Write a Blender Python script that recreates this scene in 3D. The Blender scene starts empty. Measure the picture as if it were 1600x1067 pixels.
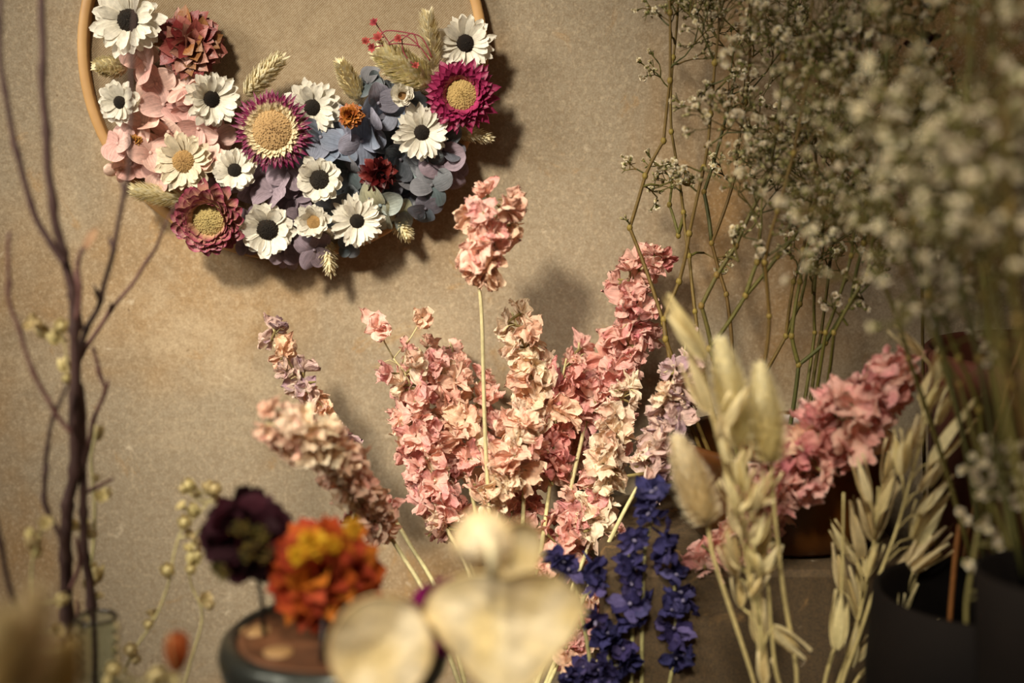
import bpy, math, random
from mathutils import Vector, Matrix, Quaternion, noise
random.seed(7)
R = random.random
def U(a, b): return random.uniform(a, b)
rad = math.radians
COL = bpy.context.scene.collection

# ------------------------------------------------------------------ camera geometry
F = 50 / 36 * 1600
PITCH = rad(10)
CAM = Vector((0, -0.86, 0.42))
UP = Vector((0, math.sin(PITCH), math.cos(PITCH)))
FW = Vector((0, math.cos(PITCH), -math.sin(PITCH)))
def P(px, py, Y):
    d = FW + Vector((1, 0, 0)) * ((px - 800) / F) + UP * (-(py - 533.5) / F)
    return CAM + d * ((Y - CAM.y) / d.y)
def S(Y, py=533):            # metres per pixel at this distance
    return (P(800, py, Y) - CAM).dot(FW) / F

# ------------------------------------------------------------------ colours
def lin(c):
    return c / 12.92 if c <= 0.04045 else ((c + 0.055) / 1.055) ** 2.4
def H(h):
    h = h.lstrip('#')
    return tuple(lin(int(h[i:i + 2], 16) / 255) for i in (0, 2, 4))
def mix(a, b, t):
    t = max(0, min(1, t)); return tuple(x + (y - x) * t for x, y in zip(a, b))
def mul(a, k): return tuple(x * k for x in a)

# ------------------------------------------------------------------ materials
def new_mat(name):
    m = bpy.data.materials.new(name); m.use_nodes = True
    nt = m.node_tree; nt.nodes.clear()
    return m, nt, nt.nodes.new
def link(nt, a, b): nt.links.new(a, b)

def petal_mat(name, rough=0.75, trans=0.3, veins=0.35, rand=0.12, bump=0.4, vscale=14, spec=0.2, hue=0.01):
    m, nt, N = new_mat(name)
    out = N('ShaderNodeOutputMaterial'); bs = N('ShaderNodeBsdfPrincipled')
    at = N('ShaderNodeAttribute'); at.attribute_name = 'Col'
    uv = N('ShaderNodeAttribute'); uv.attribute_name = 'puv'
    oi = N('ShaderNodeObjectInfo')
    mp = N('ShaderNodeMapping'); mp.inputs['Scale'].default_value = (vscale, 1.3, 1)
    link(nt, uv.outputs['Vector'], mp.inputs['Vector'])
    n1 = N('ShaderNodeTexNoise'); n1.inputs['Scale'].default_value = 1.0; n1.inputs['Detail'].default_value = 3
    link(nt, mp.outputs[0], n1.inputs['Vector'])
    tc = N('ShaderNodeTexCoord')
    n2 = N('ShaderNodeTexNoise'); n2.inputs['Scale'].default_value = 420; n2.inputs['Detail'].default_value = 4
    link(nt, tc.outputs['Object'], n2.inputs['Vector'])
    r1 = N('ShaderNodeMapRange'); r1.inputs[1].default_value = .3; r1.inputs[2].default_value = .7
    r1.inputs[3].default_value = 1 - veins; r1.inputs[4].default_value = 1.08
    link(nt, n1.outputs[0], r1.inputs[0])
    r2 = N('ShaderNodeMapRange'); r2.inputs[1].default_value = .3; r2.inputs[2].default_value = .7
    r2.inputs[3].default_value = .85; r2.inputs[4].default_value = 1.1
    link(nt, n2.outputs[0], r2.inputs[0])
    r3 = N('ShaderNodeMapRange'); r3.inputs[3].default_value = 1 - rand; r3.inputs[4].default_value = 1 + rand
    link(nt, oi.outputs['Random'], r3.inputs[0])
    a = N('ShaderNodeMath'); a.operation = 'MULTIPLY'; link(nt, r1.outputs[0], a.inputs[0]); link(nt, r2.outputs[0], a.inputs[1])
    b = N('ShaderNodeMath'); b.operation = 'MULTIPLY'; link(nt, a.outputs[0], b.inputs[0]); link(nt, r3.outputs[0], b.inputs[1])
    hs = N('ShaderNodeHueSaturation'); link(nt, at.outputs['Color'], hs.inputs['Color']); link(nt, b.outputs[0], hs.inputs['Value'])
    r4 = N('ShaderNodeMapRange'); r4.inputs[3].default_value = .5 - hue; r4.inputs[4].default_value = .5 + hue
    link(nt, oi.outputs['Random'], r4.inputs[0]); link(nt, r4.outputs[0], hs.inputs['Hue'])
    link(nt, hs.outputs[0], bs.inputs['Base Color'])
    bs.inputs['Roughness'].default_value = rough
    bs.inputs['Specular IOR Level'].default_value = spec
    bp = N('ShaderNodeBump'); bp.inputs['Strength'].default_value = bump; bp.inputs['Distance'].default_value = .0006
    ad = N('ShaderNodeMath'); link(nt, n1.outputs[0], ad.inputs[0]); link(nt, n2.outputs[0], ad.inputs[1])
    link(nt, ad.outputs[0], bp.inputs['Height']); link(nt, bp.outputs[0], bs.inputs['Normal'])
    if trans:
        tr = N('ShaderNodeBsdfTranslucent'); link(nt, hs.outputs[0], tr.inputs['Color'])
        mx = N('ShaderNodeMixShader'); mx.inputs[0].default_value = trans
        link(nt, bs.outputs[0], mx.inputs[1]); link(nt, tr.outputs[0], mx.inputs[2]); link(nt, mx.outputs[0], out.inputs[0])
    else:
        link(nt, bs.outputs[0], out.inputs[0])
    return m

M = {}
M['petal'] = petal_mat('dried_petal')
M['white'] = petal_mat('papery_white_petal', rough=.45, trans=.25, veins=.2, rand=.05, spec=.4, vscale=9, hue=0)
M['straw'] = petal_mat('strawflower_bract', rough=.4, trans=.12, veins=.35, rand=.05, spec=.45, vscale=8)
M['hydr'] = petal_mat('hydrangea_sepal', rough=.7, trans=.2, veins=.3, rand=.14, vscale=10, hue=.015)
M['lark'] = petal_mat('larkspur_petal', rough=.8, trans=.33, veins=.22, rand=.1, bump=1.0, vscale=9, hue=.012)
M['fluff'] = petal_mat('soft_plume', rough=.8, trans=.22, veins=.05, rand=.04, bump=0)
M['husk'] = petal_mat('straw_husk', rough=.5, trans=.28, veins=.2, rand=.08, vscale=12, spec=.4)
M['pod'] = petal_mat('silvery_seed_pod', rough=.42, trans=.3, veins=.1, rand=.03, bump=.25, vscale=3, spec=.45)
M['stem'] = petal_mat('dry_stem', rough=.6, trans=0, veins=.3, rand=.1, vscale=6, spec=.3)
M['disc'] = petal_mat('flower_disc', rough=.85, trans=0, veins=.1, rand=.04, bump=.5)

def simple(name, base, dark, scale=20, rough=.5, metal=0, bump=.1, spec=.5, detail=6, coat=0):
    m, nt, N = new_mat(name)
    out = N('ShaderNodeOutputMaterial'); bs = N('ShaderNodeBsdfPrincipled'); tc = N('ShaderNodeTexCoord')
    n = N('ShaderNodeTexNoise'); n.inputs['Scale'].default_value = scale; n.inputs['Detail'].default_value = detail
    link(nt, tc.outputs['Object'], n.inputs['Vector'])
    cr = N('ShaderNodeValToRGB'); cr.color_ramp.elements[0].position = .35; cr.color_ramp.elements[1].position = .65
    cr.color_ramp.elements[0].color = (*dark, 1); cr.color_ramp.elements[1].color = (*base, 1)
    link(nt, n.outputs[0], cr.inputs[0]); link(nt, cr.outputs[0], bs.inputs['Base Color'])
    bs.inputs['Roughness'].default_value = rough; bs.inputs['Metallic'].default_value = metal
    bs.inputs['Specular IOR Level'].default_value = spec; bs.inputs['Coat Weight'].default_value = coat
    bp = N('ShaderNodeBump'); bp.inputs['Strength'].default_value = bump; bp.inputs['Distance'].default_value = .001
    link(nt, n.outputs[0], bp.inputs['Height']); link(nt, bp.outputs[0], bs.inputs['Normal'])
    link(nt, bs.outputs[0], out.inputs[0])
    return m
M['amber'] = simple('amber_glaze', H('#6a3d12'), H('#2e1808'), 14, .28, 0, .15)
M['terracotta'] = simple('dark_terracotta', H('#5c2a12'), H('#3a1a0c'), 12, .8, 0, .2)
M['black'] = simple('black_matte', H('#120c08'), H('#080504'), 10, .8, spec=.1)
M['iron'] = simple('dark_metal_ring', H('#4a4c46'), H('#2a2b28'), 30, .28, .75, .05)
M['wood'] = simple('turned_wood', H('#74492c'), H('#4c2d19'), 40, .55, 0, .2)
M['woodpale'] = simple('pale_wood', H('#a07c50'), H('#86643c'), 60, .5, 0, .1)
M['wire'] = simple('black_wire', H('#1a1512'), H('#0d0a08'), 50, .5, .3)
M['cer'] = simple('stoneware', H('#8c8072'), H('#6d6254'), 20, .6)
def hoop_mat():
    m, nt, N = new_mat('bamboo_hoop')
    out = N('ShaderNodeOutputMaterial'); bs = N('ShaderNodeBsdfPrincipled'); tc = N('ShaderNodeTexCoord')
    n = N('ShaderNodeTexNoise'); n.inputs['Scale'].default_value = 30; n.inputs['Detail'].default_value = 5
    link(nt, tc.outputs['Object'], n.inputs['Vector'])
    cr = N('ShaderNodeValToRGB'); e = cr.color_ramp.elements
    e[0].color = (*H('#a67c4a'), 1); e[1].color = (*H('#c09660'), 1); e[0].position = .3; e[1].position = .7
    link(nt, n.outputs[0], cr.inputs[0]); link(nt, cr.outputs[0], bs.inputs['Base Color']); bs.inputs['Roughness'].default_value = .5
    link(nt, bs.outputs[0], out.inputs[0]); return m
M['hoop'] = hoop_mat()
def glass_mat():
    m, nt, N = new_mat('clear_glass')
    out = N('ShaderNodeOutputMaterial'); bs = N('ShaderNodeBsdfPrincipled'); tc = N('ShaderNodeTexCoord')
    n = N('ShaderNodeTexNoise'); n.inputs['Scale'].default_value = 30
    link(nt, tc.outputs['Object'], n.inputs['Vector'])
    r = N('ShaderNodeMapRange'); r.inputs[3].default_value = .02; r.inputs[4].default_value = .12
    link(nt, n.outputs[0], r.inputs[0]); link(nt, r.outputs[0], bs.inputs['Roughness'])
    bs.inputs['Base Color'].default_value = (.8, .85, .78, 1); bs.inputs['Transmission Weight'].default_value = 1; bs.inputs['IOR'].default_value = 1.45
    link(nt, bs.outputs[0], out.inputs[0]); return m
M['glass'] = glass_mat()

def wall_mat(name, c_base, c_warm, c_pale, linen=False):
    m, nt, N = new_mat(name)
    out = N('ShaderNodeOutputMaterial'); bs = N('ShaderNodeBsdfPrincipled'); tc = N('ShaderNodeTexCoord')
    def nz(scale, detail=5, rough=.6, off=0, dist=0):
        mp = N('ShaderNodeMapping'); mp.inputs['Location'].default_value = (off, off * .7, off * 1.3)
        link(nt, tc.outputs['Object'], mp.inputs['Vector'])
        n = N('ShaderNodeTexNoise'); n.inputs['Scale'].default_value = scale; n.inputs['Detail'].default_value = detail
        n.inputs['Roughness'].default_value = rough; n.inputs['Distortion'].default_value = dist
        link(nt, mp.outputs[0], n.inputs['Vector']); return n.outputs[0]
    def ramp(src, a, b, va=0, vb=1):
        r = N('ShaderNodeMapRange'); r.interpolation_type = 'SMOOTHSTEP'
        r.inputs[1].default_value = a; r.inputs[2].default_value = b; r.inputs[3].default_value = va; r.inputs[4].default_value = vb
        link(nt, src, r.inputs[0]); return r.outputs[0]
    def mx(f, a, b, mode='MIX'):
        x = N('ShaderNodeMix'); x.data_type = 'RGBA'; x.blend_type = mode
        if isinstance(f, float): x.inputs[0].default_value = f
        else: link(nt, f, x.inputs[0])
        for s, v in ((x.inputs[6], a), (x.inputs[7], b)):
            if isinstance(v, tuple): s.default_value = (*v, 1)
            else: link(nt, v, s)
        return x.outputs[2]
    c = mx(ramp(nz(5, 6, .6, 3.1, .6), .42, .66), c_base, c_warm)
    c = mx(ramp(nz(7, 7, .7, 9.7, .4), .48, .72, 0, .7), c, c_pale)
    if not linen:
        c = mx(ramp(nz(26, 6, .7, 1.7, 1.0), .59, .70, 0, .5), c, H('#a98250'))        # glue and rust marks
        c = mx(ramp(nz(60, 4, .6, 5.2, .5), .66, .76, 0, .5), c, H('#dccbb0'))          # scuffs
        c = mx(ramp(nz(240, 2, .5, 2.2), .73, .79, 0, .55), c, H('#5e4630'))            # specks
    fine = nz(900, 3, .6, 4.4)
    c = mx(ramp(fine, .3, .7, .0, .42), c, H('#6f583c'), 'MIX')
    c = mx(ramp(nz(330, 4, .7, 6.6), .40, .66, 0, .30), c, H('#6a5236'))
    c = mx(ramp(nz(420, 3, .6, 8.8), .50, .70, 0, .35), c, c_pale)
    h = N('ShaderNodeMath'); h.operation = 'ADD'; link(nt, fine, h.inputs[0]); link(nt, nz(120, 5, .6, 7.7), h.inputs[1])
    hh = h.outputs[0]
    if linen:
        sep = N('ShaderNodeSeparateXYZ'); link(nt, tc.outputs['Object'], sep.inputs[0])
        ws = []
        for ax in (0, 2):
            k = N('ShaderNodeMath'); k.operation = 'MULTIPLY'; k.inputs[1].default_value = 4200; link(nt, sep.outputs[ax], k.inputs[0])
            s = N('ShaderNodeMath'); s.operation = 'SINE'; link(nt, k.outputs[0], s.inputs[0]); ws.append(s.outputs[0])
        w = N('ShaderNodeMath'); w.operation = 'MULTIPLY'; link(nt, ws[0], w.inputs[0]); link(nt, ws[1], w.inputs[1])
        wv = ramp(w.outputs[0], -1, 1, 0, .2)
        c = mx(wv, c, H('#8b7657'))
        g = N('ShaderNodeMath'); g.operation = 'ADD'; link(nt, hh, g.inputs[0]); link(nt, w.outputs[0], g.inputs[1]); hh = g.outputs[0]
    link(nt, c, bs.inputs['Base Color']); bs.inputs['Roughness'].default_value = .85; bs.inputs['Specular IOR Level'].default_value = .2
    bp = N('ShaderNodeBump'); bp.inputs['Strength'].default_value = .35; bp.inputs['Distance'].default_value = .0006
    link(nt, hh, bp.inputs['Height']); link(nt, bp.outputs[0], bs.inputs['Normal'])
    link(nt, bs.outputs[0], out.inputs[0]); return m
M['wall'] = wall_mat('mottled_plaster', H('#9c8e78'), H('#9e7c52'), H('#c2ae90'))
M['linen'] = wall_mat('linen_cloth', H('#95846c'), H('#907a5e'), H('#9c8a70'), True)
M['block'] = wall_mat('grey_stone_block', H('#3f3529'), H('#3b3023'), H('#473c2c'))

# ------------------------------------------------------------------ mesh builder
class MB:
    def __init__(s): s.v = []; s.f = []; s.c = []; s.u = []
    def vert(s, p, c, uv=(0, 0)):
        s.v.append((p[0], p[1], p[2])); s.c.append(c); s.u.append((uv[0], uv[1], 0)); return len(s.v) - 1
    def grid(s, rows, wrap=False):
        for a, b in zip(rows, rows[1:]):
            n = len(a)
            for j in range(n if wrap else n - 1):
                k = (j + 1) % n; s.f.append((a[j], a[k], b[k], b[j]))
    def tube(s, pts, radii, col, sides=6, cap=True):
        pts = [Vector(p) for p in pts]; n = len(pts); rows = []
        if not isinstance(radii, (list, tuple)): radii = [radii] * n
        t0 = (pts[1] - pts[0]).normalized(); a = t0.orthogonal().normalized()
        for i, p in enumerate(pts):
            t = (pts[min(i + 1, n - 1)] - pts[max(i - 1, 0)])
            t = t.normalized() if t.length > 1e-9 else t0
            a = (a - t * a.dot(t)); a = a.normalized() if a.length > 1e-6 else t.orthogonal().normalized()
            b = t.cross(a); c = col[i] if isinstance(col, list) else col
            rows.append([s.vert(p + (a * math.cos(2 * math.pi * k / sides) + b * math.sin(2 * math.pi * k / sides)) * radii[i], c, (k / sides, i * .3)) for k in range(sides)])
        s.grid(rows, True)
        if cap: s.f.append(tuple(rows[-1])); s.f.append(tuple(reversed(rows[0])))
    def lathe(s, prof, col, sides=32, close=False):
        rows = []
        for i, (r, z) in enumerate(prof):
            c = col[i] if isinstance(col, list) else col
            rows.append([s.vert((r * math.cos(2 * math.pi * k / sides), r * math.sin(2 * math.pi * k / sides), z), c, (k / sides * 6, i * .2)) for k in range(sides)])
        s.grid(rows, True)
    def blob(s, c0, r, col, seg=6, rings=4, mat=None):
        rows = []
        for i in range(rings + 1):
            th = math.pi * i / rings
            row = []
            for k in range(seg):
                p = Vector((math.sin(th) * math.cos(2 * math.pi * k / seg) * r[0], math.sin(th) * math.sin(2 * math.pi * k / seg) * r[1], -math.cos(th) * r[2]))
                if mat: p = mat @ p
                row.append(s.vert(Vector(c0) + p, col, (k / seg, i / rings)))
            rows.append(row)
        s.grid(rows, True)
    def petal(s, mt, L, W, e0=0., e1=0., cup=0., prof='oval', c0=(1, 1, 1), c1=None, nl=5, nw=4, crk=0., fq=200, jag=0., roll=0., cpow=1., edge=None, pleat=0., pn=5):
        c1 = c1 or c0; r = z = 0.; rows = []; off = Vector((U(0, 99), U(0, 99), U(0, 99)))
        jj = [U(-1, 1) * jag for _ in range(nw + 1)]
        for i in range(nl + 1):
            u = i / nl
            if prof == 'oval': w = math.sin(math.pi * min(1, .12 + .88 * u) ** 1.25) ** .75 if u < 1 else .12
            elif prof == 'round': w = math.sin(math.pi * (.1 + .83 * u)) ** .5
            elif prof == 'lance': w = (math.sin(math.pi * (.15 + .8 * u ** .8))) ** .9 if u < 1 else .03
            elif prof == 'strap': w = (.45 + .55 * min(1, u * 2)) * (1 if u < .8 else 1 - ((u - .8) / .2) ** 2 * .5)
            else: w = .25 + .75 * u ** .6 if u < .85 else .8
            w = max(.03, w) * W / 2
            row = []
            for j in range(nw + 1):
                v = 2 * j / nw - 1
                x = r; 
                if i == nl: x += jj[j] * L
                p = Vector((x - abs(v) ** 2 * (u ** 3) * L * .06, v * w, z + cup * w * v * v + roll * v * w))
                if pleat: p.z += pleat * math.sin(v * pn * 1.9 + off.y) * (.25 + u)
                if crk:
                    q = noise.noise_vector(p * fq + off) + noise.noise_vector(p * fq * 2.7 + off) * .4; p += q * crk * (0.25 + u)
                cc = mix(c0, c1, u ** cpow) if cpow > 0 else mix(c0, c1, max(0, min(1, (u + cpow) / .3)))
                if edge: cc = mix(cc, edge, abs(v) ** 3 * .6 + (u ** 6) * .5)
                row.append(s.vert(mt @ p, cc, (v, u + off.x)))
            rows.append(row)
            a = e0 + (e1 - e0) * u
            r += L / nl * math.cos(a); z += L / nl * math.sin(a)
        s.grid(rows)
    def mesh(s, name, mat, smooth=True):
        me = bpy.data.meshes.new(name); me.from_pydata(s.v, [], s.f)
        ca = me.color_attributes.new('Col', 'FLOAT_COLOR', 'POINT')
        ca.data.foreach_set('color', [x for c in s.c for x in (c[0], c[1], c[2], 1)])
        ua = me.attributes.new('puv', 'FLOAT_VECTOR', 'POINT')
        ua.data.foreach_set('vector', [x for c in s.u for x in c])
        me.materials.append(mat)
        if smooth: me.polygons.foreach_set('use_smooth', [True] * len(me.polygons))
        me.update(); return me

def add(name, me, parent=None, loc=(0, 0, 0), rot=None, sc=1, label=None):
    o = bpy.data.objects.new(name, me); COL.objects.link(o)
    if parent: o.parent = parent
    o.location = loc
    if rot is not None: o.rotation_mode = 'QUATERNION'; o.rotation_quaternion = rot
    o.scale = (sc, sc, sc) if not isinstance(sc, tuple) else sc
    if label: o['label'] = label
    return o
def tag(o, label, cat, group=None, kind=None):
    if label: o['label'] = label
    if cat: o['category'] = cat
    if group: o['group'] = group
    if kind: o['kind'] = kind
    return o
def thing(name, loc, label, cat, group=None):
    o = bpy.data.objects.new(name, None); COL.objects.link(o); o.location = loc; o.empty_display_size = .01
    return tag(o, label, cat, group)
def face(d, spin=None):      # quaternion turning +Z to d
    q = Vector(d).to_track_quat('Z', 'Y')
    return q @ Quaternion((0, 0, 1), U(0, 6.283) if spin is None else spin)
def RZ(a): return Matrix.Rotation(a, 4, 'Z')
def T(x, y, z): return Matrix.Translation((x, y, z))
def smooth(pts, n=5):
    """Catmull-Rom through tuples of any length"""
    if len(pts) < 3:
        a, b = pts; return [tuple(x + (y - x) * i / n for x, y in zip(a, b)) for i in range(n + 1)]
    out = []; q = [pts[0]] + list(pts) + [pts[-1]]
    for i in range(1, len(q) - 2):
        for k in range(n):
            t = k / n
            out.append(tuple(.5 * (2 * b + (c - a) * t + (2 * a - 5 * b + 4 * c - d) * t * t + (3 * b - a - 3 * c + d) * t ** 3) for a, b, c, d in zip(q[i - 1], q[i], q[i + 1], q[i + 2])))
    out.append(tuple(pts[-1])); return out

# ------------------------------------------------------------------ setting
def build_setting():
    mb = MB(); w = (1, 1, 1)
    nx, nz = 2, 2
    mb2 = MB()
    a = [mb2.vert((x, 0, z), w) for x, z in ((-1.1, -.0), (1.1, -.0), (1.1, 1.3), (-1.1, 1.3))]
    b = [mb2.vert((x, .03, z), w) for x, z in ((-1.1, -.0), (1.1, -.0), (1.1, 1.3), (-1.1, 1.3))]
    mb2.f += [tuple(a), tuple(reversed(b)), (a[0], b[0], b[1], a[1]), (a[2], b[2], b[3], a[3]), (a[1], b[1], b[2], a[2]), (a[3], b[3], b[0], a[0])]
    tag(add('wall_back', mb2.mesh('wall_back', M['wall'], False)), None, None, kind='structure')
    a = [mb.vert(p, w) for p in ((-1.1, -1.3, 0), (1.1, -1.3, 0), (1.1, .03, 0), (-1.1, .03, 0))]
    b = [mb.vert(p, w) for p in ((-1.1, -1.3, -.03), (1.1, -1.3, -.03), (1.1, .03, -.03), (-1.1, .03, -.03))]
    mb.f += [tuple(a), tuple(reversed(b)), (a[0], b[0], b[1], a[1]), (a[2], b[2], b[3], a[3]), (a[1], b[1], b[2], a[2]), (a[3], b[3], b[0], a[0])]
    tag(add('floor', mb.mesh('floor', M['block'], False)), None, None, kind='structure')
build_setting()
mb = MB(); xr = P(1800, 500, 0).x
a = [mb.vert((xr, y, z), (1, 1, 1)) for y, z in ((-1.0, 0), (.0, 0), (.0, 1.3), (-1.0, 1.3))]
b = [mb.vert((xr + .03, y, z), (1, 1, 1)) for y, z in ((-1.0, 0), (.0, 0), (.0, 1.3), (-1.0, 1.3))]
mb.f += [tuple(a), tuple(reversed(b)), (a[0], b[0], b[1], a[1]), (a[2], b[2], b[3], a[3]), (a[1], b[1], b[2], a[2]), (a[3], b[3], b[0], a[0])]
tag(add('shade_panel_right', mb.mesh('shade_panel_right', M['wood'], False)), None, None, kind='structure')  # unseen dark panel, added to block ambient light from the right

def bevel_box(x0, x1, y0, y1, z0, z1, bv=.003):
    mb = MB(); rows = []
    for z, i in ((z0, 0), (z1 - bv, 0), (z1, bv)):
        rows.append([mb.vert(p, (1, 1, 1)) for p in ((x0 + i, y0 + i, z), (x1 - i, y0 + i, z), (x1 - i, y1 - i, z), (x0 + i, y1 - i, z))])
    mb.grid(rows, True); mb.f.append(tuple(rows[-1])); mb.f.append(tuple(reversed(rows[0]))); return mb
# stone riser under the amber pot
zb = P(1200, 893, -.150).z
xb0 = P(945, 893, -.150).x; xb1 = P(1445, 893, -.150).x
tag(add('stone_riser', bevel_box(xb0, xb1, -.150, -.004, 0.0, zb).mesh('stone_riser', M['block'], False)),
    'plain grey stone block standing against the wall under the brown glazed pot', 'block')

def vessel(name, loc, prof, mat, label, cat, group=None, sides=48, part=None):
    mb = MB(); mb.lathe(prof, (1, 1, 1), sides)
    o = add(name, mb.mesh(name, mat), None, loc); tag(o, label, cat, group); return o
def shell(r_h, th=.003):     # outer profile -> closed shell profile (outer up, inner down)
    inner = [(max(0.0001, r - th), z + (th if i == 0 else 0)) for i, (r, z) in enumerate(r_h)]
    return [(0.0001, r_h[0][1])] + r_h + [((r_h[-1][0] - th * .5), r_h[-1][1] + th * .5)] + list(reversed(inner)) + [(0.0001, inner[0][1])]
pr = .060; pc = P(1225, 800, -.082); ph = .056
vessel('glazed_pot', (pc.x, -.082, zb), shell([(.046, 0), (.052, .004), (.057, .016), (.060, .034), (.0595, .046), (.062, .050), (.0625, .055)], .004),
       M['amber'], 'wide low amber brown glazed pot on the grey stone block', 'pot')
c = P(1640, 800, -.10)
vessel('terracotta_pot', (c.x, -.085, 0), shell([(.045, 0), (.05, .05), (.058, .15), (.064, P(1600, 560, -.1).z - .02), (.068, P(1600, 560, -.1).z - .018), (.068, P(1600, 560, -.1).z)], .005),
       M['terracotta'], 'dark reddish terracotta pot at the right edge behind the blurred white sprigs', 'pot')
zt = P(1500, 905, -.2).z  # dark rounded form added where the corner only lies in shadow
vessel('corner_shade_form', (P(1530, 900, -.215).x, -.22, 0), shell([(.03, 0), (.032, .03), (.05, zt * .55), (.052, zt * .8), (.050, zt)], .004),
       M['black'], 'round black form standing in for the shadow of the lower right corner', 'shade form')

# ------------------------------------------------------------------ flower parts
WHITE = H('#ece5d6')
def cone_disc(r, h, cols, n=120, spike=.12, mat='disc', name='flower_disc'):
    mb = MB()
    prof = [(r * math.cos(a), h * math.sin(a)) for a in [rad(x) for x in (0, 15, 30, 45, 60, 75, 89)]]
    mb.lathe([(r * .9, -h * .5)] + prof, cols[0], 20)
    for i in range(n):
        t = math.sqrt((i + .5) / n) * U(.93, 1.03); t = min(t, 1); a = i * 2.39996 + U(-.12, .12) / (t + .05)
        x, y = r * t * math.cos(a), r * t * math.sin(a); z = h * math.sqrt(max(0, 1 - t * t))
        nrm = Vector((x, y, z * (r / h) + r * .3)).normalized(); c = mix(cols[0], cols[1], t + U(-.25, .25)) if len(cols) < 3 else (mix(cols[2], cols[0], t * 2) if t < .5 else mix(cols[0], cols[1], t * 2 - 1))
        b = r * 1.5 / math.sqrt(n); q = nrm.to_track_quat('Z', 'Y')
        base = [mb.vert(Vector((x, y, z)) + q @ Vector((b * .5 * math.cos(k * 1.571), b * .5 * math.sin(k * 1.571), 0)), c) for k in range(4)]
        top = mb.vert(Vector((x, y, z)) + nrm * r * spike * U(.7, 1.3), mul(c, 1.15))
        for k in range(4): mb.f.append((base[k], base[(k + 1) % 4], top))
    return mb.mesh(name, M[mat])

def daisy(r, rc, n=17, layers=2, elev=12, tint=WHITE, base=H('#cfc3a0')):
    mb = MB(); n = int(n * 1.35)
    for l in range(layers):
        for k in range(n):
            if R() < .06: continue
            a = 2 * math.pi * (k + .5 * l) / n + U(-.1, .1)
            L = (r - rc * .7) * U(.82, 1.06) * (1 - .08 * l)
            mt = RZ(a) @ T(rc * .6, 0, -.0006 + l * .0007) @ Matrix.Rotation(U(-.25, .25), 4, 'X')
            e = rad(elev + 14 * l + U(-10, 14))
            mb.petal(mt, L, 2 * math.pi * r / n * U(.8, 1.1), e + .1, e - rad(U(0, 22)), cup=U(-.1, .5), prof='strap', c0=mix(base, tint, .55), c1=tint, cpow=.5, nl=6, nw=4, crk=r * .012, fq=150, jag=.035)
    return mb.mesh('bracts', M['white'])

def strawflower(r, rc, n, layers, cin, cmid, cout, pointed=True, wid=1.2, lo=5, hi=50, pale=0., cpow=1.5):
    mb = MB()
    for l in range(layers):
        f = l / max(1, layers - 1)
        for k in range(n):
            a = 2 * math.pi * (k + .5 * (l % 2) + U(-.18, .18)) / n
            L = (r - rc * .8) * (1 - (.62 if pale else .5) * f) * U(.85, 1.08)
            mt = RZ(a) @ T(rc * .82, 0, f * r * .07) @ Matrix.Rotation(U(-.3, .3), 4, 'X')
            e = rad(lo + (hi - lo) * f + U(-7, 7))
            mb.petal(mt, L, 2 * math.pi * r * .75 / n * wid * U(.85, 1.15), e + .1, e - .35 * (1 - f), cup=.5, prof='lance' if pointed else 'strap',
                     c0=cin, c1=mix(mix(cmid, cout, U(.2, 1) * (1 - f * .3)), cin, pale * (0 if f < .55 else 1)), cpow=cpow, nl=6, nw=4, crk=r * .012, fq=150)
    return mb.mesh('bracts', M['straw'])

def double_flower(r, cs, n=60, crk=.06, prof='oval', mat='petal', name='petals'):
    """globular double bloom: petals all over a hemisphere and more"""
    mb = MB()
    for i in range(n):
        z = 1 - (i + .5) / n * 1.5; a = i * 2.39996
        s = math.sqrt(max(0, 1 - z * z)); d = Vector((s * math.cos(a), s * math.sin(a), z))
        q = (d.to_track_quat('X', 'Z')).to_matrix().to_4x4()
        L = r * U(.5, .75); c = random.choice(cs)
        mb.petal(T(*(d * r * .35)) @ q @ Matrix.Rotation(U(-.7, .7), 4, 'X'), L, r * U(.38, .55), U(.1, .5), U(-.9, -.2), cup=U(.2, .6), prof=prof, c0=mix(c, cs[0], .4), c1=c, nl=6, nw=4, crk=r * crk, fq=90)
    mb.blob((0, 0, 0), (r * .45,) * 3, mul(cs[0], .6), 10, 6)
    return mb.mesh(name, M[mat])

def floret(r, ca, cb, crk=.1, n=4):
    mb = MB(); d0 = U(0, 1.5)
    for k in range(n):
        a = d0 + 2 * math.pi * k / n + U(-.15, .15)
        c1 = mix(ca, cb, R())
        e = rad(U(-5, 40))
        mb.petal(RZ(a) @ T(r * .03, 0, .0002 * k) @ Matrix.Rotation(U(-.3, .3), 4, 'X'), r * U(.9, 1.1), r * U(.95, 1.2), e, e - rad(U(10, 60)), cup=U(-.35, .5), prof='round', c0=mul(c1, .8), c1=c1, nl=8, nw=7, crk=r * crk, fq=70, edge=mix(c1, cb, .5))
    mb.blob((0, 0, .0008), (r * .09, r * .09, r * .08), mul(cb, .9), 8, 5)
    return mb.mesh('sepals', M['hydr'])

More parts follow.
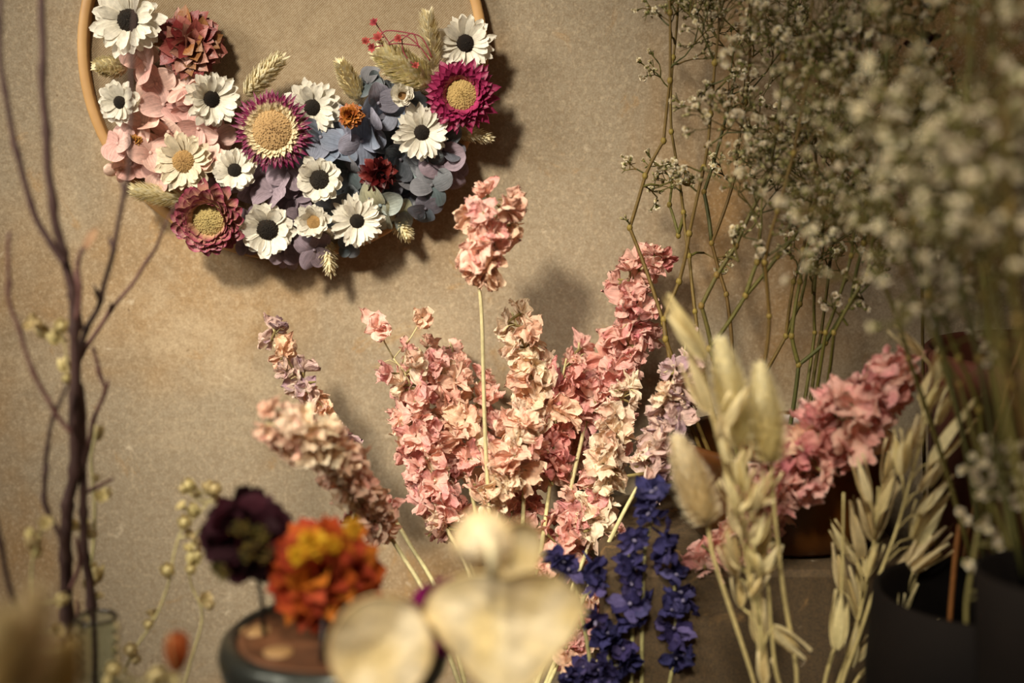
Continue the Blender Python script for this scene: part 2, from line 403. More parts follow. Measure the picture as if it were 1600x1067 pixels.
def grass_head(L, w, c0, c1, n=130, spread=.5, mat='husk', awn=0.0):
    """head along +Z from origin to L, half width w, covered with pointed scales"""
    mb = MB(); mb.blob((0, 0, L * .5), (w * .5, w * .5, L * .48), c0, 8, 7)
    for i in range(n):
        t = (i + .5) / n; a = i * 2.39996 + U(-.3, .3)
        rr = w * .42 * math.sin(math.pi * (.1 + .86 * t)) ** .6
        d = Vector((math.cos(a), math.sin(a), 0)); out = (d * (spread * (1 - t * .6)) + Vector((0, 0, 1))).normalized()
        m = out.to_track_quat('X', 'Z').to_matrix().to_4x4()
        # turn the scale's face outward
        zc = (m.to_3x3() @ Vector((0, 0, 1)))
        ang = zc.angle(d, 0); m2 = Matrix.Rotation(0, 4, 'X')
        yv = out.cross(d).normalized(); zv = out.cross(yv) * -1
        m = Matrix(((out.x, -yv.x, d.x, 0), (out.y, -yv.y, d.y, 0), (out.z, -yv.z, d.z, 0), (0, 0, 0, 1)))
        p = d * rr + Vector((0, 0, t * L * .88))
        c = mix(c0, c1, R())
        mb.petal(T(*p) @ m, L * U(.17, .26) * (1 + awn), w * U(.2, .32), .3, -.1, cup=-.5, prof='lance', c0=mul(c, .92), c1=c, nl=4, nw=2)
    return mb.mesh('seed_head', M[mat])

def fluffy_head(L, w, c0, c1, n=1500):
    mb = MB(); mb.blob((0, 0, L * .5), (w * .5, w * .5, L * .46), c0, 14, 10)
    for i in range(n):
        t = (i + .5) / n; a = i * 2.39996 + U(-.2, .2)
        z = L * (t * .98 + .01); rr = w * .54 * math.sqrt(max(0, 1 - (2 * t - 1) ** 2))
        d = Vector((math.cos(a), math.sin(a), 0)); out = (d * U(.9, 1.5) * (1.15 - t) + Vector((U(-.3, .3), U(-.3, .3), .45 + t))).normalized()
        p = d * rr * .92 + Vector((0, 0, z)); l = w * U(.45, 1.05); sd = (out.cross(d) + Vector((.001, 0, 0))).normalized() * w * .028
        c = mix(c0, c1, R()); A = mb.vert(p - sd, c); B = mb.vert(p + sd, c); C = mb.vert(p + out * l * .6 + sd * .6, c); D = mb.vert(p + out * l, mul(c, 1.1)); E = mb.vert(p + out * l * .6 - sd * .6, c)
        mb.f.append((A, B, C, E)); mb.f.append((E, C, D))
    return mb.mesh('fluffy_head', M['fluff'])

# ------------------------------------------------------------------ wreath
HY = -.004
hc = P(445, 88, HY); hr = 318 * S(HY, 88)
wreath = thing('dried_flower_wreath', hc, 'wooden hoop of linen hung on the wall with a crescent of dried flowers', 'wreath')
def wl(p): return Vector(p) - hc
mb = MB(); rows = []
prof = [(-.006, 0), (-.006, -.0115), (-.0053, -.0125), (-.001, -.0125), (0, -.0115), (0, 0)]
for k in range(97):
    a = 2 * math.pi * k / 96
    rows.append([mb.vert(((hr + dr) * math.cos(a), -HY + y, (hr + dr) * math.sin(a)), (1, 1, 1)) for dr, y in prof])
mb.grid(rows); add('hoop', mb.mesh('hoop', M['hoop']), wreath)
mb = MB(); rows = []
for i in range(17):
    s = i / 16
    rows.append([mb.vert((max(.0001, s) * (hr - .005) * math.cos(2 * math.pi * k / 64), -.003 + .0008 * math.sin(k * .9) * s, max(.0001, s) * (hr - .005) * math.sin(2 * math.pi * k / 64)), (1, 1, 1)) for k in range(64)])
mb.grid(rows, True); add('linen_panel', mb.mesh('linen_panel', M['linen']), wreath)

def wpart(name, me, px, py, Y, tilt=(0, 0), spin=None, sc=1, label=None, child=None):
    d = Vector((tilt[0], -1, tilt[1]))
    o = add(name, me, wreath, wl(P(px, py, Y)), face(d, spin), sc, label)
    if child: add('flower_disc', child[0], o, (0, 0, child[1]))
    return o
DK = [H('#1d1712'), H('#33261a'), H('#120d0a')]
TAN = [H('#8e6e44'), H('#a48456'), H('#664828')]
def white_flower(px, py, r, rc, tilt=(0, 0), cols=DK, n=17, Y=-.028, elev=12, label=None, tint=WHITE):
    k = S(Y, py); r *= k * 1.05; rc *= k
    wpart('white_everlasting', daisy(r, rc, n=n, elev=elev, tint=tint), px, py, Y, tilt, None, 1, label, (cone_disc(rc, rc * .45, cols, 140, .1), r * .03))
white_flower(202, 32, 60, 19, (-.1, .1), label='large white flower with dark centre at the top left of the hoop', Y=-.03)
white_flower(188, 160, 37, 11, (-.2, 0), n=12, label='small white flower with dark centre by the left edge of the hoop', Y=-.026)
white_flower(330, 155, 46, 14, (.45, 0), label='white flower with dark centre turned right, beside the pink hydrangea', Y=-.026)
white_flower(367, 266, 37, 12, (.1, .1), n=13, label='small white flower with dark centre above the rosy strawflower', Y=-.03)
white_flower(488, 168, 46, 14, (.1, .1), label='white flower with dark centre tucked behind the big magenta rimmed strawflower', Y=-.022)
white_flower(659, 207, 47, 13, (0, 0), n=19, label='white flower with dark centre below the crimson strawflower', Y=-.03)
white_flower(727, 68, 48, 15, (.1, .05), label='white flower with dark centre at the upper right end of the crescent', Y=-.026)
white_flower(500, 281, 42, 18, (0, .15), n=12, label='white cupped flower with wide dark centre below the blue hydrangea', Y=-.034, elev=25)
white_flower(419, 358, 47, 18, (-.05, -.1), n=12, label='white flower with wide dark centre at the bottom of the hoop', Y=-.03)
white_flower(558, 345, 44, 12, (.05, 0), n=22, label='round white flower with small dark centre at the bottom right of the crescent', Y=-.03, elev=6)
white_flower(288, 252, 50, 19, (-.1, .1), TAN, label='cream flower with tan centre below the pink hydrangea', Y=-.03, tint=H('#e8d9bd'))
white_flower(491, 347, 34, 13, (-.1, .1), TAN, n=12, label='small white flower with golden centre between two larger white ones', Y=-.032, elev=35)
white_flower(628, 150, 26, 9, (.1, .2), TAN, n=9, label='half closed white bud flower with tan centre', Y=-.034, elev=55)

MAG = H('#8a1c52')
def sf(px, py, r, rc, tilt, Y, cin, cmid, cout, cols, n, layers, label, **kw):
    k = S(Y, py); r *= k; rc *= k
    wpart('strawflower', strawflower(r, rc, n, layers, cin, cmid, cout, **kw), px, py, Y, tilt, None, 1, label, (cone_disc(rc, rc * .35, cols, 260, .09), r * .05))
sf(427, 204, 66, 34, (-.05, .05), -.036, H('#ecd9b0'), H('#8a1850'), H('#6a0e3c'), [H('#9c8054'), H('#ae9366'), H('#6a5030')], 40, 5, 'large strawflower with magenta rim, cream ring and tan centre', lo=6, hi=38, pale=1., cpow=-.38, wid=1.05)
sf(721, 148, 62, 27, (0, 0), -.034, H('#b8406a'), H('#8e1844'), H('#7c1038'), [H('#a08254'), H('#b39664'), H('#7e6036')], 20, 5, 'crimson strawflower with golden centre at the right of the crescent', lo=0, hi=55, wid=1.1)
sf(328, 341, 62, 29, (-.1, -.15), -.032, H('#dcb588'), H('#a84666'), H('#7c2048'), [H('#a38d5c'), H('#b3a070'), H('#85734a')], 19, 5, 'rosy strawflower with rounded bracts at the lower left of the hoop', pointed=False, lo=15, hi=65, wid=1.25, cpow=1.1)
k = S(-.03)
wpart('strawflower', double_flower(56 * k, [H('#8a3c3c'), H('#a05a55'), H('#7c2c34'), H('#8f5a34'), H('#b07a6c')], 90, .03, 'oval', 'straw'), 298, 68, -.024, (.1, .1), None, (1, 1, .6), 'dusky russet pink strawflower closed into a dome')
wpart('strawflower', double_flower(31 * k, [H('#5a1418'), H('#7a2a28'), H('#461014')], 46, .02, 'lance', 'straw'), 590, 272, -.028, (.5, .2), None, 1, 'small deep maroon pointed strawflower bud')
wpart('orange_everlasting', double_flower(21 * k, [H('#b06a28'), H('#c07c34'), H('#9a5420')], 90, .02, 'lance', 'straw'), 549, 181, -.038, (0, 0), None, 1, 'small rusty orange button flower')
wpart('orange_everlasting', double_flower(14 * k, [H('#b07028'), H('#c0883c'), H('#9a5a20')], 50, .02, 'lance', 'straw'), 209, 222, -.026, (0, 0), None, 1, 'tiny orange button flower at the left edge')

PINK = (H('#ecb4a6'), H('#f6d3c4')); BLUE = (H('#7f8fa6'), H('#a9a4b4')); LIL = (H('#8d7a84'), H('#a08e98')); GRY = (H('#626e72'), H('#817f84')); PALE = (H('#b9b08c'), H('#93a0a2')); DKB = (H('#525f66'), H('#716c76'))
flo = [(215, 75, 30, PINK), (230, 110, 30, PINK), (245, 130, 34, PINK), (290, 135, 32, PINK), (255, 165, 36, PINK), (300, 170, 30, PINK), (225, 195, 34, PINK), (265, 205, 34, PINK), (310, 200, 30, PINK), (185, 225, 30, PINK), (205, 255, 28, PINK), (235, 240, 34, PINK), (340, 215, 28, PINK), (300, 285, 28, PINK), (250, 275, 28, PINK), (330, 250, 24, PINK), (188, 262, 22, PINK),
       (345, 295, 28, LIL), (395, 285, 30, LIL), (425, 300, 34, LIL), (450, 265, 32, LIL), (460, 310, 32, LIL), (440, 385, 30, LIL), (490, 390, 28, LIL), (470, 345, 26, LIL), (395, 345, 24, LIL), (385, 380, 20, LIL), (455, 400, 22, LIL), (470, 280, 34, LIL),
       (500, 215, 32, BLUE), (535, 205, 36, BLUE), (565, 220, 34, BLUE), (520, 235, 34, BLUE), (580, 195, 34, BLUE), (590, 160, 32, BLUE), (600, 135, 30, GRY), (575, 130, 26, GRY), (610, 175, 28, BLUE), (480, 240, 26, BLUE),
       (545, 265, 34, GRY), (535, 300, 32, GRY), (520, 330, 28, GRY), (610, 220, 34, DKB), (625, 250, 34, DKB), (640, 275, 34, GRY), (665, 255, 32, GRY), (690, 250, 34, LIL), (700, 270, 30, LIL), (675, 290, 30, GRY), (655, 305, 32, GRY), (665, 325, 24, DKB), (630, 305, 28, DKB), (595, 320, 34, PALE), (620, 335, 28, PALE), (570, 310, 30, BLUE), (690, 215, 30, GRY), (600, 290, 30, DKB), (650, 240, 34, PALE), (575, 255, 26, DKB), (545, 385, 18, GRY), (690, 190, 24, DKB), (640, 160, 26, GRY), (580, 345, 22, DKB), (700, 235, 26, DKB)]
for (x, y, r, (ca, cb)) in flo:
    Y = U(-.026, -.014) if ca is not BLUE[0] else U(-.03, -.018)
    nm = {PINK[0]: 'blush pink hydrangea floret', BLUE[0]: 'pale blue hydrangea floret', LIL[0]: 'faded lilac hydrangea floret'}.get(ca, 'grey blue hydrangea floret')
    wpart('hydrangea_floret', floret(r * k * 1.12, ca, cb, .1 if ca is not PINK[0] else .03), x, y, Y, (U(-.9, .9) + (.2 if x > 600 else 0), U(-.9, .9)), None, 1, nm)
GR0, GR1 = H('#f0dfae'), H('#fcf4d4')
def whead(b, t, w, Y=-.024, n=150, spread=.5, lift=.012, name='canary_grass_head'):
    p0 = P(*b, Y); p1 = P(*t, Y - lift); d = p1 - p0
    add(name, grass_head(d.length, w * S(Y), GR0, GR1, int(n * 1.7), spread + .15), wreath, wl(p0), face(d))
whead((383, 148), (440, 88), 19); whead((562, 156), (530, 96), 21); whead((672, 132), (590, 78), 34, -.028, 260, .7); whead((677, 108), (667, 18), 17, -.028)
whead((712, 206), (768, 216), 13, -.014, 70); whead((292, 312), (204, 296), 19, -.018, 150); whead((508, 372), (516, 428), 14, -.016, 60, .8); whead((612, 330), (640, 375), 17, -.010, 60, .9); whead((198, 106), (148, 102), 26, -.016, 160, .7)
# red sprig
mb = MB(); RD = H('#8a3038')
bl = [(586, 36, 9), (572, 66, 9), (592, 60, 11), (583, 74, 9), (624, 61, 9), (650, 104, 8)]
for ln in ([(675, 90), (660, 60), (640, 52), (604, 48), (592, 60)], [(672, 95), (655, 72), (630, 55), (605, 68), (590, 66)], [(610, 70), (598, 52), (588, 38)], [(655, 75), (645, 52), (628, 62)], [(628, 62), (630, 80), (640, 95), (650, 104)], [(655, 72), (620, 68), (583, 74)], [(600, 58), (580, 60), (572, 66)]):
    pts = [wl(P(a, b, -.042)) for a, b in smooth(ln, 4)]; mb.tube(pts, .00035, RD, 5)
sp = add('red_sprig', mb.mesh('red_sprig', M['stem']), wreath, label='thin red branching sprig with tiny coral flowers')
def tiny(r, c0, c1, n=7):
    m = MB()
    for q in range(n):
        m.petal(RZ(q * 6.283 / n) @ T(r * .05, 0, 0), r, r * .6, U(.5, 1.1), .2, .3, 'lance', c0, c1, 3, 2)
    m.blob((0, 0, -r * .2), (r * .25, r * .25, r * .4), c0, 6, 4); return m.mesh('tiny_flower', M['petal'])
for x, y, r in bl: add('tiny_flower', tiny(r * k, H('#8e2c34'), H('#c05a58')), sp, wl(P(x, y, -.043)), face((U(-.6, .2), -1, U(-.2, .8))))

# ------------------------------------------------------------------ larkspur
def lark_mesh(c0, c1, c2, r=.0105):
    mb = MB(); n = random.choice((8, 9, 10))
    for i in range(n):
        lay = i / n; a = i * 2.39996 + U(-.4, .4)
        e = rad(U(-10, 25) + 65 * lay)
        cc = mix(c1, c2, R() ** 2); L = r * U(.8, 1.3) * (1 - .35 * lay)
        mb.petal(RZ(a) @ T(r * .05, 0, U(-.001, .001)) @ Matrix.Rotation(U(-.7, .7), 4, 'X'), L, r * U(.7, 1.0), e, e + rad(U(-70, 40)), cup=U(-.6, .9), prof=random.choice(('round', 'oval', 'oval')), pleat=r * .05, pn=random.choice((3, 4, 5)),
                 c0=mix(c0, cc, .3), c1=cc, nl=9, nw=10, crk=r * .17, fq=230, edge=mix(cc, c0, .6), cpow=.8, jag=.06)
    mb.tube([(0, 0, -r * .9), (0, 0, 0)], [r * .05, r * .1], H('#a89660'), 5)
    return mb.mesh('larkspur_bloom', M['lark'])
PAL = {'peach': ('#ffedd2', '#fdcfb0', '#f4a48e'), 'cream': ('#fff4dc', '#ffe6c6', '#f8c2a6'), 'pink': ('#ffe4cf', '#fabfb0', '#ee8e92'), 'rose': ('#f8ccb6', '#ee9c94', '#d86474'), 'lilac': ('#f4e2c8', '#e8c0b2', '#a0719a'), 'back': ('#eccbb0', '#e2a890', '#d08878')}
LM = {kk: [lark_mesh(*[H(c) for c in v]) for _ in range(7)] for kk, v in PAL.items()}
LSTEM = H('#c8bc8a')
GL = 'pink larkspur stems in the central vase'
def larkspur(path, hw, pals, stem, label, dens=1.0, size=1.0, extra=(), rs=.0014):
    """path: (px,py,Y[,hw scale]) tip to base of bloom; stem: (px,py,Y) points below"""
    sm = smooth([tuple(p) + ((1.,) if len(p) < 4 else ()) for p in path], 8)
    w = [P(a, b, c) for a, b, c, d in sm]
    allp = w + [P(*q) for q in smooth([sm[-1][:3]] + list(stem), 6)][1:]
    t = thing('larkspur_stem', allp[-1], label, 'dried flower', GL); o = allp[-1]
    n = len(allp); mb = MB()
    mb.tube([p - o for p in reversed(allp)], [rs * (1 - .6 * i / n) for i in range(n)], LSTEM, 7)
    for q in range(4):     # dry thread-like bracts
        i = U(.1, .8) * len(w); p = w[int(i)] - o; d = Vector((U(-1, 1), U(-1, 0), U(-.2, 1))).normalized()
        mb.tube([p, p + d * .006, p + d * .010 + Vector((0, 0, -.003))], [.0005, .0004, .0002], LSTEM, 4)
    add('stem', mb.mesh('stem', M['stem']), t)
    L = [0]
    for a, b in zip(w, w[1:]): L.append(L[-1] + (b - a).length)
    k = S(path[0][2]); hwm = hw * k
    N = int(min(96, max(2, dens * L[-1] * 2 * hwm / (k * k) / 860)))
    for i in range(N):
        s = (i + .3 + .4 * R()) / N * L[-1]; j = max(x for x in range(len(L)) if L[x] <= s)
        j = min(j, len(w) - 2); f = (s - L[j]) / max(1e-6, L[j + 1] - L[j])
        c = w[j].lerp(w[j + 1], f); T0 = (w[j] - w[j + 1]).normalized(); hs = (sm[j][3] + (sm[j + 1][3] - sm[j][3]) * f) * hwm
        a = i * 2.39996 + U(-.5, .5); e1 = T0.orthogonal().normalized(); e2 = T0.cross(e1)
        rd = e1 * math.cos(a) + e2 * math.sin(a)
        sc = 1.22 * size * U(.7, 1.2) * (.75 + .25 * min(1, s / .03))
        off = max(.001, hs - .006 * sc) * U(.35, 1.2)
        pal = pals[0] if len(pals) == 1 else (pals[0] if R() < .65 else random.choice(pals[1:]))
        q = c + rd * off
        if q.y > -.010: q.y = -.010
        add('bloom', random.choice(LM[pal]), t, q - o, face(rd + T0 * U(0, .7) + Vector((U(-.4, .4), U(-.4, .2), U(-.3, .3)))), sc)
    for (x, y, Y, pal, sc) in extra:
        p = P(x, y, Y); add('bloom', random.choice(LM[pal]), t, p - o, face((U(-.5, .5), -1, U(-.2, .8))), sc)
        m = MB(); i0 = min(w, key=lambda q: (q - p).length); m.tube([i0 - o, i0.lerp(p, .6) - o + Vector((0, 0, -.002)), p - o], .0005, LSTEM, 5); add('pedicel', m.mesh('pedicel', M['stem']), t)
VB = lambda x: (x, 1120, -.13)
larkspur([(790, 305, -.085, .7), (778, 335, -.085, 1.15), (765, 370, -.085, 1.15), (752, 410, -.085, .62), (748, 440, -.085, .45)], 50, ['peach', 'pink'], [(753, 500, -.087), (757, 650, -.09), (764, 800, -.1), (775, 960, -.12), VB(790)], 'tallest larkspur standing alone in the centre on a long bare pale stem', 1.2, .98)
larkspur([(425, 508, -.07, .7), (445, 555, -.07, 1), (480, 610, -.075, .9), (520, 680, -.08, .9), (548, 720, -.08, .7)], 28, ['lilac', 'peach', 'cream'], [(590, 770, -.09), (640, 850, -.1), (690, 940, -.12), VB(740)], 'slender purple tinged larkspur leaning far left, its tip highest at left', 1.0, .8)
larkspur([(408, 665, -.20, .7), (440, 665, -.195, 1.15), (490, 685, -.185, 1.1), (535, 725, -.16, .9), (560, 780, -.14, .9), (600, 825, -.12, .5)], 38, ['peach', 'cream'], [(630, 870, -.12), (675, 950, -.13), VB(735)], 'blurred cream peach larkspur bending left above the orange flower', 1.05, .95, extra=[(610, 788, -.10, 'pink', .7)])
larkspur([(615, 560, -.06, .7), (640, 600, -.06, 1), (650, 680, -.065, 1), (675, 770, -.07, .9), (700, 830, -.08, .5)], 42, ['pink', 'cream', 'cream'], [(740, 920, -.1), VB(770)], 'full pink and cream larkspur at the left of the central bunch', 1.0, 1.0, extra=[(592, 510, -.06, 'pink', 1.05), (660, 497, -.055, 'peach', .8)])
larkspur([(655, 545, -.045, .8), (690, 600, -.045, 1), (715, 670, -.05, 1), (730, 740, -.06, .9)], 40, ['peach', 'cream', 'pink'], [(750, 850, -.08), VB(775)], 'cream pink larkspur just left of the long bare stem, partly covered', .9, 1.0)
larkspur([(703, 535, -.022, .4), (720, 585, -.025, 1), (745, 630, -.03, 1), (770, 700, -.04, .9)], 36, ['pink', 'back'], [(780, 850, -.07), VB(785)], 'soft pink larkspur at the back behind the long bare stem', .9, .9)
larkspur([(800, 488, -.06, .7), (815, 530, -.06, 1), (835, 575, -.06, 1.1), (830, 640, -.06, .8), (820, 700, -.07, .8)], 38, ['cream', 'cream', 'peach'], [(815, 850, -.09), VB(795)], 'pale cream larkspur right of the long bare stem with a tall rounded tip', 1.05, 1.05)
larkspur([(905, 535, -.03, .6), (900, 590, -.03, 1), (905, 650, -.035, .9), (895, 720, -.04, .6)], 30, ['pink', 'back'], [(880, 850, -.07), VB(815)], 'thin pink larkspur behind the rose coloured one', .9, .9)
larkspur([(885, 560, -.055, .9), (875, 610, -.055, 1), (865, 680, -.06, .9), (860, 750, -.065, .9)], 36, ['rose', 'pink', 'peach'], [(845, 860, -.09), VB(805)], 'dusky rose larkspur in the middle of the bunch', 1.05, .95)
larkspur([(800, 640, -.08, .7), (815, 690, -.085, 1.1), (790, 740, -.09, 1), (755, 785, -.09, .7)], 42, ['peach', 'pink', 'cream'], [(765, 860, -.11), VB(785)], 'broad cream pink larkspur low in front of the long bare stem', 1.0, 1.05)
larkspur([(1030, 400, -.035, .7), (985, 440, -.035, .9), (990, 500, -.04, 1.1), (975, 560, -.04, 1.1), (935, 610, -.045, .9), (915, 660, -.05, .5)], 38, ['pink', 'pink', 'rose'], [(880, 820, -.08), VB(825)], 'tall bright pink larkspur at the right of the bunch below the thin green stems', 1.1, 1.0, extra=[(1040, 405, -.03, 'rose', .8)])
larkspur([(985, 600, -.07, .6), (960, 650, -.07, .9), (955, 710, -.075, 1), (935, 770, -.08, .8), (925, 840, -.085, .8)], 36, ['cream', 'cream', 'pink'], [(890, 930, -.1), VB(820)], 'creamy white larkspur leaning right between two pink ones', 1.1, .95)
larkspur([(1068, 565, -.085, .8), (1050, 620, -.085, 1), (1040, 680, -.085, 1), (1005, 745, -.09, .8)], 34, ['lilac', 'lilac', 'cream'], [(950, 850, -.1), VB(830)], 'purple tinged papery larkspur furthest right in the central bunch', 1.1, 1.05, extra=[(1072, 520, -.085, 'lilac', .7)])
larkspur([(660, 690, -.05, .7), (680, 740, -.055, 1), (705, 810, -.065, .9), (690, 830, -.07, .5)], 36, ['rose', 'pink'], [(740, 900, -.09), VB(765)], 'short deep pink larkspur low on the left side of the bunch', 1.0, .9)
larkspur([(920, 770, -.075, .7), (905, 810, -.08, 1), (870, 860, -.085, 1), (860, 920, -.09, .8)], 42, ['pink', 'rose', 'peach'], [(840, 1000, -.11), VB(805)], 'rose and peach larkspur low behind the blue flowers', 1.1, 1.0)
larkspur([(835, 770, -.06, .7), (800, 800, -.065, 1), (830, 850, -.07, 1), (840, 920, -.08, .8)], 44, ['rose', 'pink'], [(830, 1000, -.1), VB(800)], 'shaded rose larkspur low behind the round seed pods', 1.0, 1.0)
larkspur([(960, 830, -.09, .8), (965, 890, -.09, 1), (930, 960, -.1, .9), (870, 1040, -.12, .8)], 36, ['peach', 'pink'], [(850, 1080, -.13), VB(815)], 'short peach larkspur low among the blue flower stems', .9, .9)
larkspur([(1425, 575, -.16, .6), (1375, 610, -.158, 1), (1320, 655, -.155, 1.15), (1250, 720, -.15, 1), (1205, 790, -.145, .85), (1150, 850, -.14, .7), (1095, 890, -.14, .7)], 54, ['pink', 'rose', 'peach'], [(1020, 960, -.14), (930, 1040, -.135), VB(850)], 'thick pink larkspur slanting far to the right behind the oats', .9, 1.05, rs=.0022)

def vase(x, Y, ztop, r, label, mat='cer', neck=.6):
    vessel('bud_vase', (x, Y, 0), shell([(r * .7, 0), (r * .95, ztop * .1), (r, ztop * .35), (r * .8, ztop * .65), (r * neck, ztop * .85), (r * neck * 1.1, ztop)], .002), M[mat], label, 'vase')
p = P(795, 1120, -.13); vase(p.x, -.13, p.z + .008, .045, 'grey stoneware vase below the central larkspur bunch')

# ------------------------------------------------------------------ blue delphinium
def blue_mesh():
    mb = MB(); r = .0112; cs = [H('#37325f'), H('#4a4478'), H('#2c2850'), H('#645c8c')]
    for i in range(7):
        a = i * 2.39996 + U(-.4, .4); e = rad(U(0, 70)); c = random.choice(cs)
        mb.petal(RZ(a) @ Matrix.Rotation(U(-.6, .6), 4, 'X'), r * U(.75, 1.15), r * U(.55, .8), e, e + rad(U(-60, 30)), cup=U(-.5, .7), prof='oval', c0=c, c1=random.choice(cs), nl=7, nw=5, crk=r * .16, fq=240)
    mb.blob((0, 0, r * .3), (r * .11, r * .11, r * .2), H('#8c84a0'), 6, 4)
    mb.tube([(0, 0, 0), (U(-1, 1) * r * .3, 0, -r * 1.1)], [r * .12, r * .05], cs[0], 5)
    return mb.mesh('blue_bloom', M['lark'])
BMS = [blue_mesh() for _ in range(6)]
def delphinium(blooms, stem, label, Y=-.15):
    pts = [P(a, b, Y) for a, b in smooth(stem, 6)]; o = pts[0]
    t = thing('blue_delphinium_stem', o, label, 'dried flower', 'blue delphinium stems'); mb = MB()
    mb.tube([p - o for p in pts], [.0013 - .0006 * i / len(pts) for i in range(len(pts))], H('#a39a68'), 7)
    for (x, y, n, sp) in blooms:
        c = P(x, y, Y); b = min(pts, key=lambda q: (q - c).length)
        for i in range(max(1, int(n * .75))):
            p = c + Vector((U(-1, 1), U(-.6, .6), U(-1, 1))) * sp * S(Y)
            add('bloom', random.choice(BMS), t, p - o, face((U(-.8, .8), -1, U(-.6, .8))), U(.75, 1.1))
            mb.tube([b - o, (b.lerp(p, .5)) - o + Vector((0, 0, -.002)), p - o], [.0005, .0004, .0003], H('#a39a68'), 5)
    add('stem', mb.mesh('stem', M['stem']), t)
delphinium([(1020, 762, 3, 12), (1015, 800, 1, 4)], [(1002, 1120), (1004, 930), (1008, 860), (1020, 800), (1022, 765)], 'tallest blue delphinium, top bloom in front of the amber pot')
delphinium([(975, 835, 2, 14), (985, 850, 2, 10), (988, 880, 3, 14), (975, 910, 2, 14), (990, 935, 3, 14), (985, 965, 2, 8)], [(985, 1120), (988, 1000), (985, 900), (980, 830)], 'dense blue delphinium left of the tallest one')
delphinium([(1040, 835, 2, 10), (1048, 860, 3, 14), (1045, 890, 2, 10), (1058, 925, 3, 12), (1050, 960, 2, 8), (1060, 990, 3, 14), (1062, 1020, 3, 14)], [(1035, 1120), (1052, 1030), (1055, 930), (1045, 835)], 'blue delphinium at the right with blooms spaced down its stem')
delphinium([(880, 880, 4, 15), (925, 888, 3, 12), (935, 920, 2, 8)], [(935, 1120), (920, 1020), (905, 940), (895, 900), (885, 875)], 'short blue delphinium beside the big round seed pod')
delphinium([(940, 975, 5, 18), (960, 1010, 5, 20), (925, 1030, 5, 22), (980, 1040, 4, 18), (900, 1040, 4, 18), (940, 1060, 4, 18)], [(955, 1120), (952, 1040), (945, 970)], 'lowest blue delphinium, broad clump at the bottom edge')
p = P(985, 1120, -.15); vase(p.x, -.15, p.z + .008, .030, 'small grey vase below the blue delphinium', neck=.9)

# ------------------------------------------------------------------ bare branches (left)
BR = H('#3f2a26'); BR2 = H('#5c3d36')
def limb(pts, Y, r0, r1, o, col=BR):
    w = [P(a, b, Y + (i * .0)) - o for i, (a, b) in enumerate(smooth(pts, 6))]; n = len(w); mb = MB()
    k = S(Y); rr = [k * (r0 + (r1 - r0) * i / (n - 1)) * (1 + .12 * noise.noise(Vector((i * .7, r0, 0)))) for i in range(n)]
    for i in range(0, n - 1, 6):      # nodes
        if 0 < i: rr[i] *= 1.3
    w = [q + Vector((noise.noise(q * 60) * .0012, 0, 0)) for q in w]
    mb.tube(w, rr, col, 8)
    for i in range(6, n - 1, 6):
        if R() < .6 and r0 < 7:
            s = random.choice((-1, 1)); d = Vector((s * .4, U(-.5, .3), 1)).normalized()
            mb.tube([w[i], w[i] + d * rr[i] * 2.2, w[i] + d * rr[i] * 4 + Vector((0, 0, rr[i]))], [rr[i] * .8, rr[i] * .8, rr[i] * .2], col, 6)
    return mb.mesh('twig', M['stem'])
def branch(main, r0, r1, Y, twigs, label):
    o = P(*main[0], Y); t = thing('bare_branch', o, label, 'branch')
    add('main_limb', limb(main, Y, r0, r1, o), t)
    for (pts, a, b, y) in twigs: add('twig', limb(pts, y, a, b, o, BR2 if a < 5 else BR), t)
YB = -.215
branch([(104, 1130), (104, 960), (102, 872), (107, 790), (117, 735), (117, 616), (118, 515), (112, 462), (99, 395), (84, 320), (71, 206), (67, 112), (64, -30)], 11, 5.5, YB,
       [([(102, 412), (81, 382), (49, 319), (28, 240), (6, 140), (-2, 40), (2, -30)], 6, 3.5, -.22),
        ([(122, 560), (135, 515), (157, 468), (177, 390), (195, 300), (204, 230), (204, 110), (212, -20)], 5, 2.5, -.205),
        ([(122, 572), (128, 555), (172, 488), (233, 404), (252, 365), (276, 318)], 4, 1.6, -.18),
        ([(119, 500), (125, 447), (123, 410), (133, 382)], 4.5, 3, -.22),
        ([(112, 676), (84, 640), (54, 582), (30, 515), (13, 454), (15, 362)], 4, 3, -.23),
        ([(130, 515), (122, 470), (124, 420)], 3, 2, -.21)],
       'tall dark brown bare branch with forking twigs crossing the left of the hoop')
branch([(146, 1130), (143, 945), (133, 872), (131, 800), (130, 717), (124, 640), (122, 590)], 8, 5, -.212,
       [([(103, 880), (96, 848), (74, 796), (69, 745), (72, 700), (83, 650), (106, 602)], 5, 3, -.225),
        ([(131, 740), (138, 700), (148, 657), (165, 612), (158, 590), (145, 542)], 4, 3, -.205),
        ([(131, 770), (150, 762), (177, 748)], 4, 2.5, -.205), ([(133, 700), (133, 650), (129, 600)], 3.5, 2.5, -.21),
        ([(110, 920), (125, 880), (118, 840)], 4, 3, -.22), ([(118, 975), (124, 950), (122, 938)], 3, 2, -.2)],
       'second dark bare branch rising close against the tall one with thin curved twigs')
o = P(60, 1130, -.26); t = thing('bare_branch', o, 'single dark stalk curving in from the lower left edge', 'branch')
add('main_limb', limb([(70, 1130), (41, 985), (20, 934), (0, 850), (-20, 760)], -.26, 6, 4, o), t)
# tan bud on the short twig
mb = MB(); mb.petal(Matrix.Identity(4), .011, .005, 1.3, .9, .5, 'lance', H('#8a6442'), H('#9c7852'), 6, 4)
tag(add('dried_leaf_bud', mb.mesh('dried_leaf_bud', M['husk']), None, P(133, 388, -.222), face((.4, -.2, 1), 0)), 'small tan bud curling from a short twig of the tall branch', 'bud')
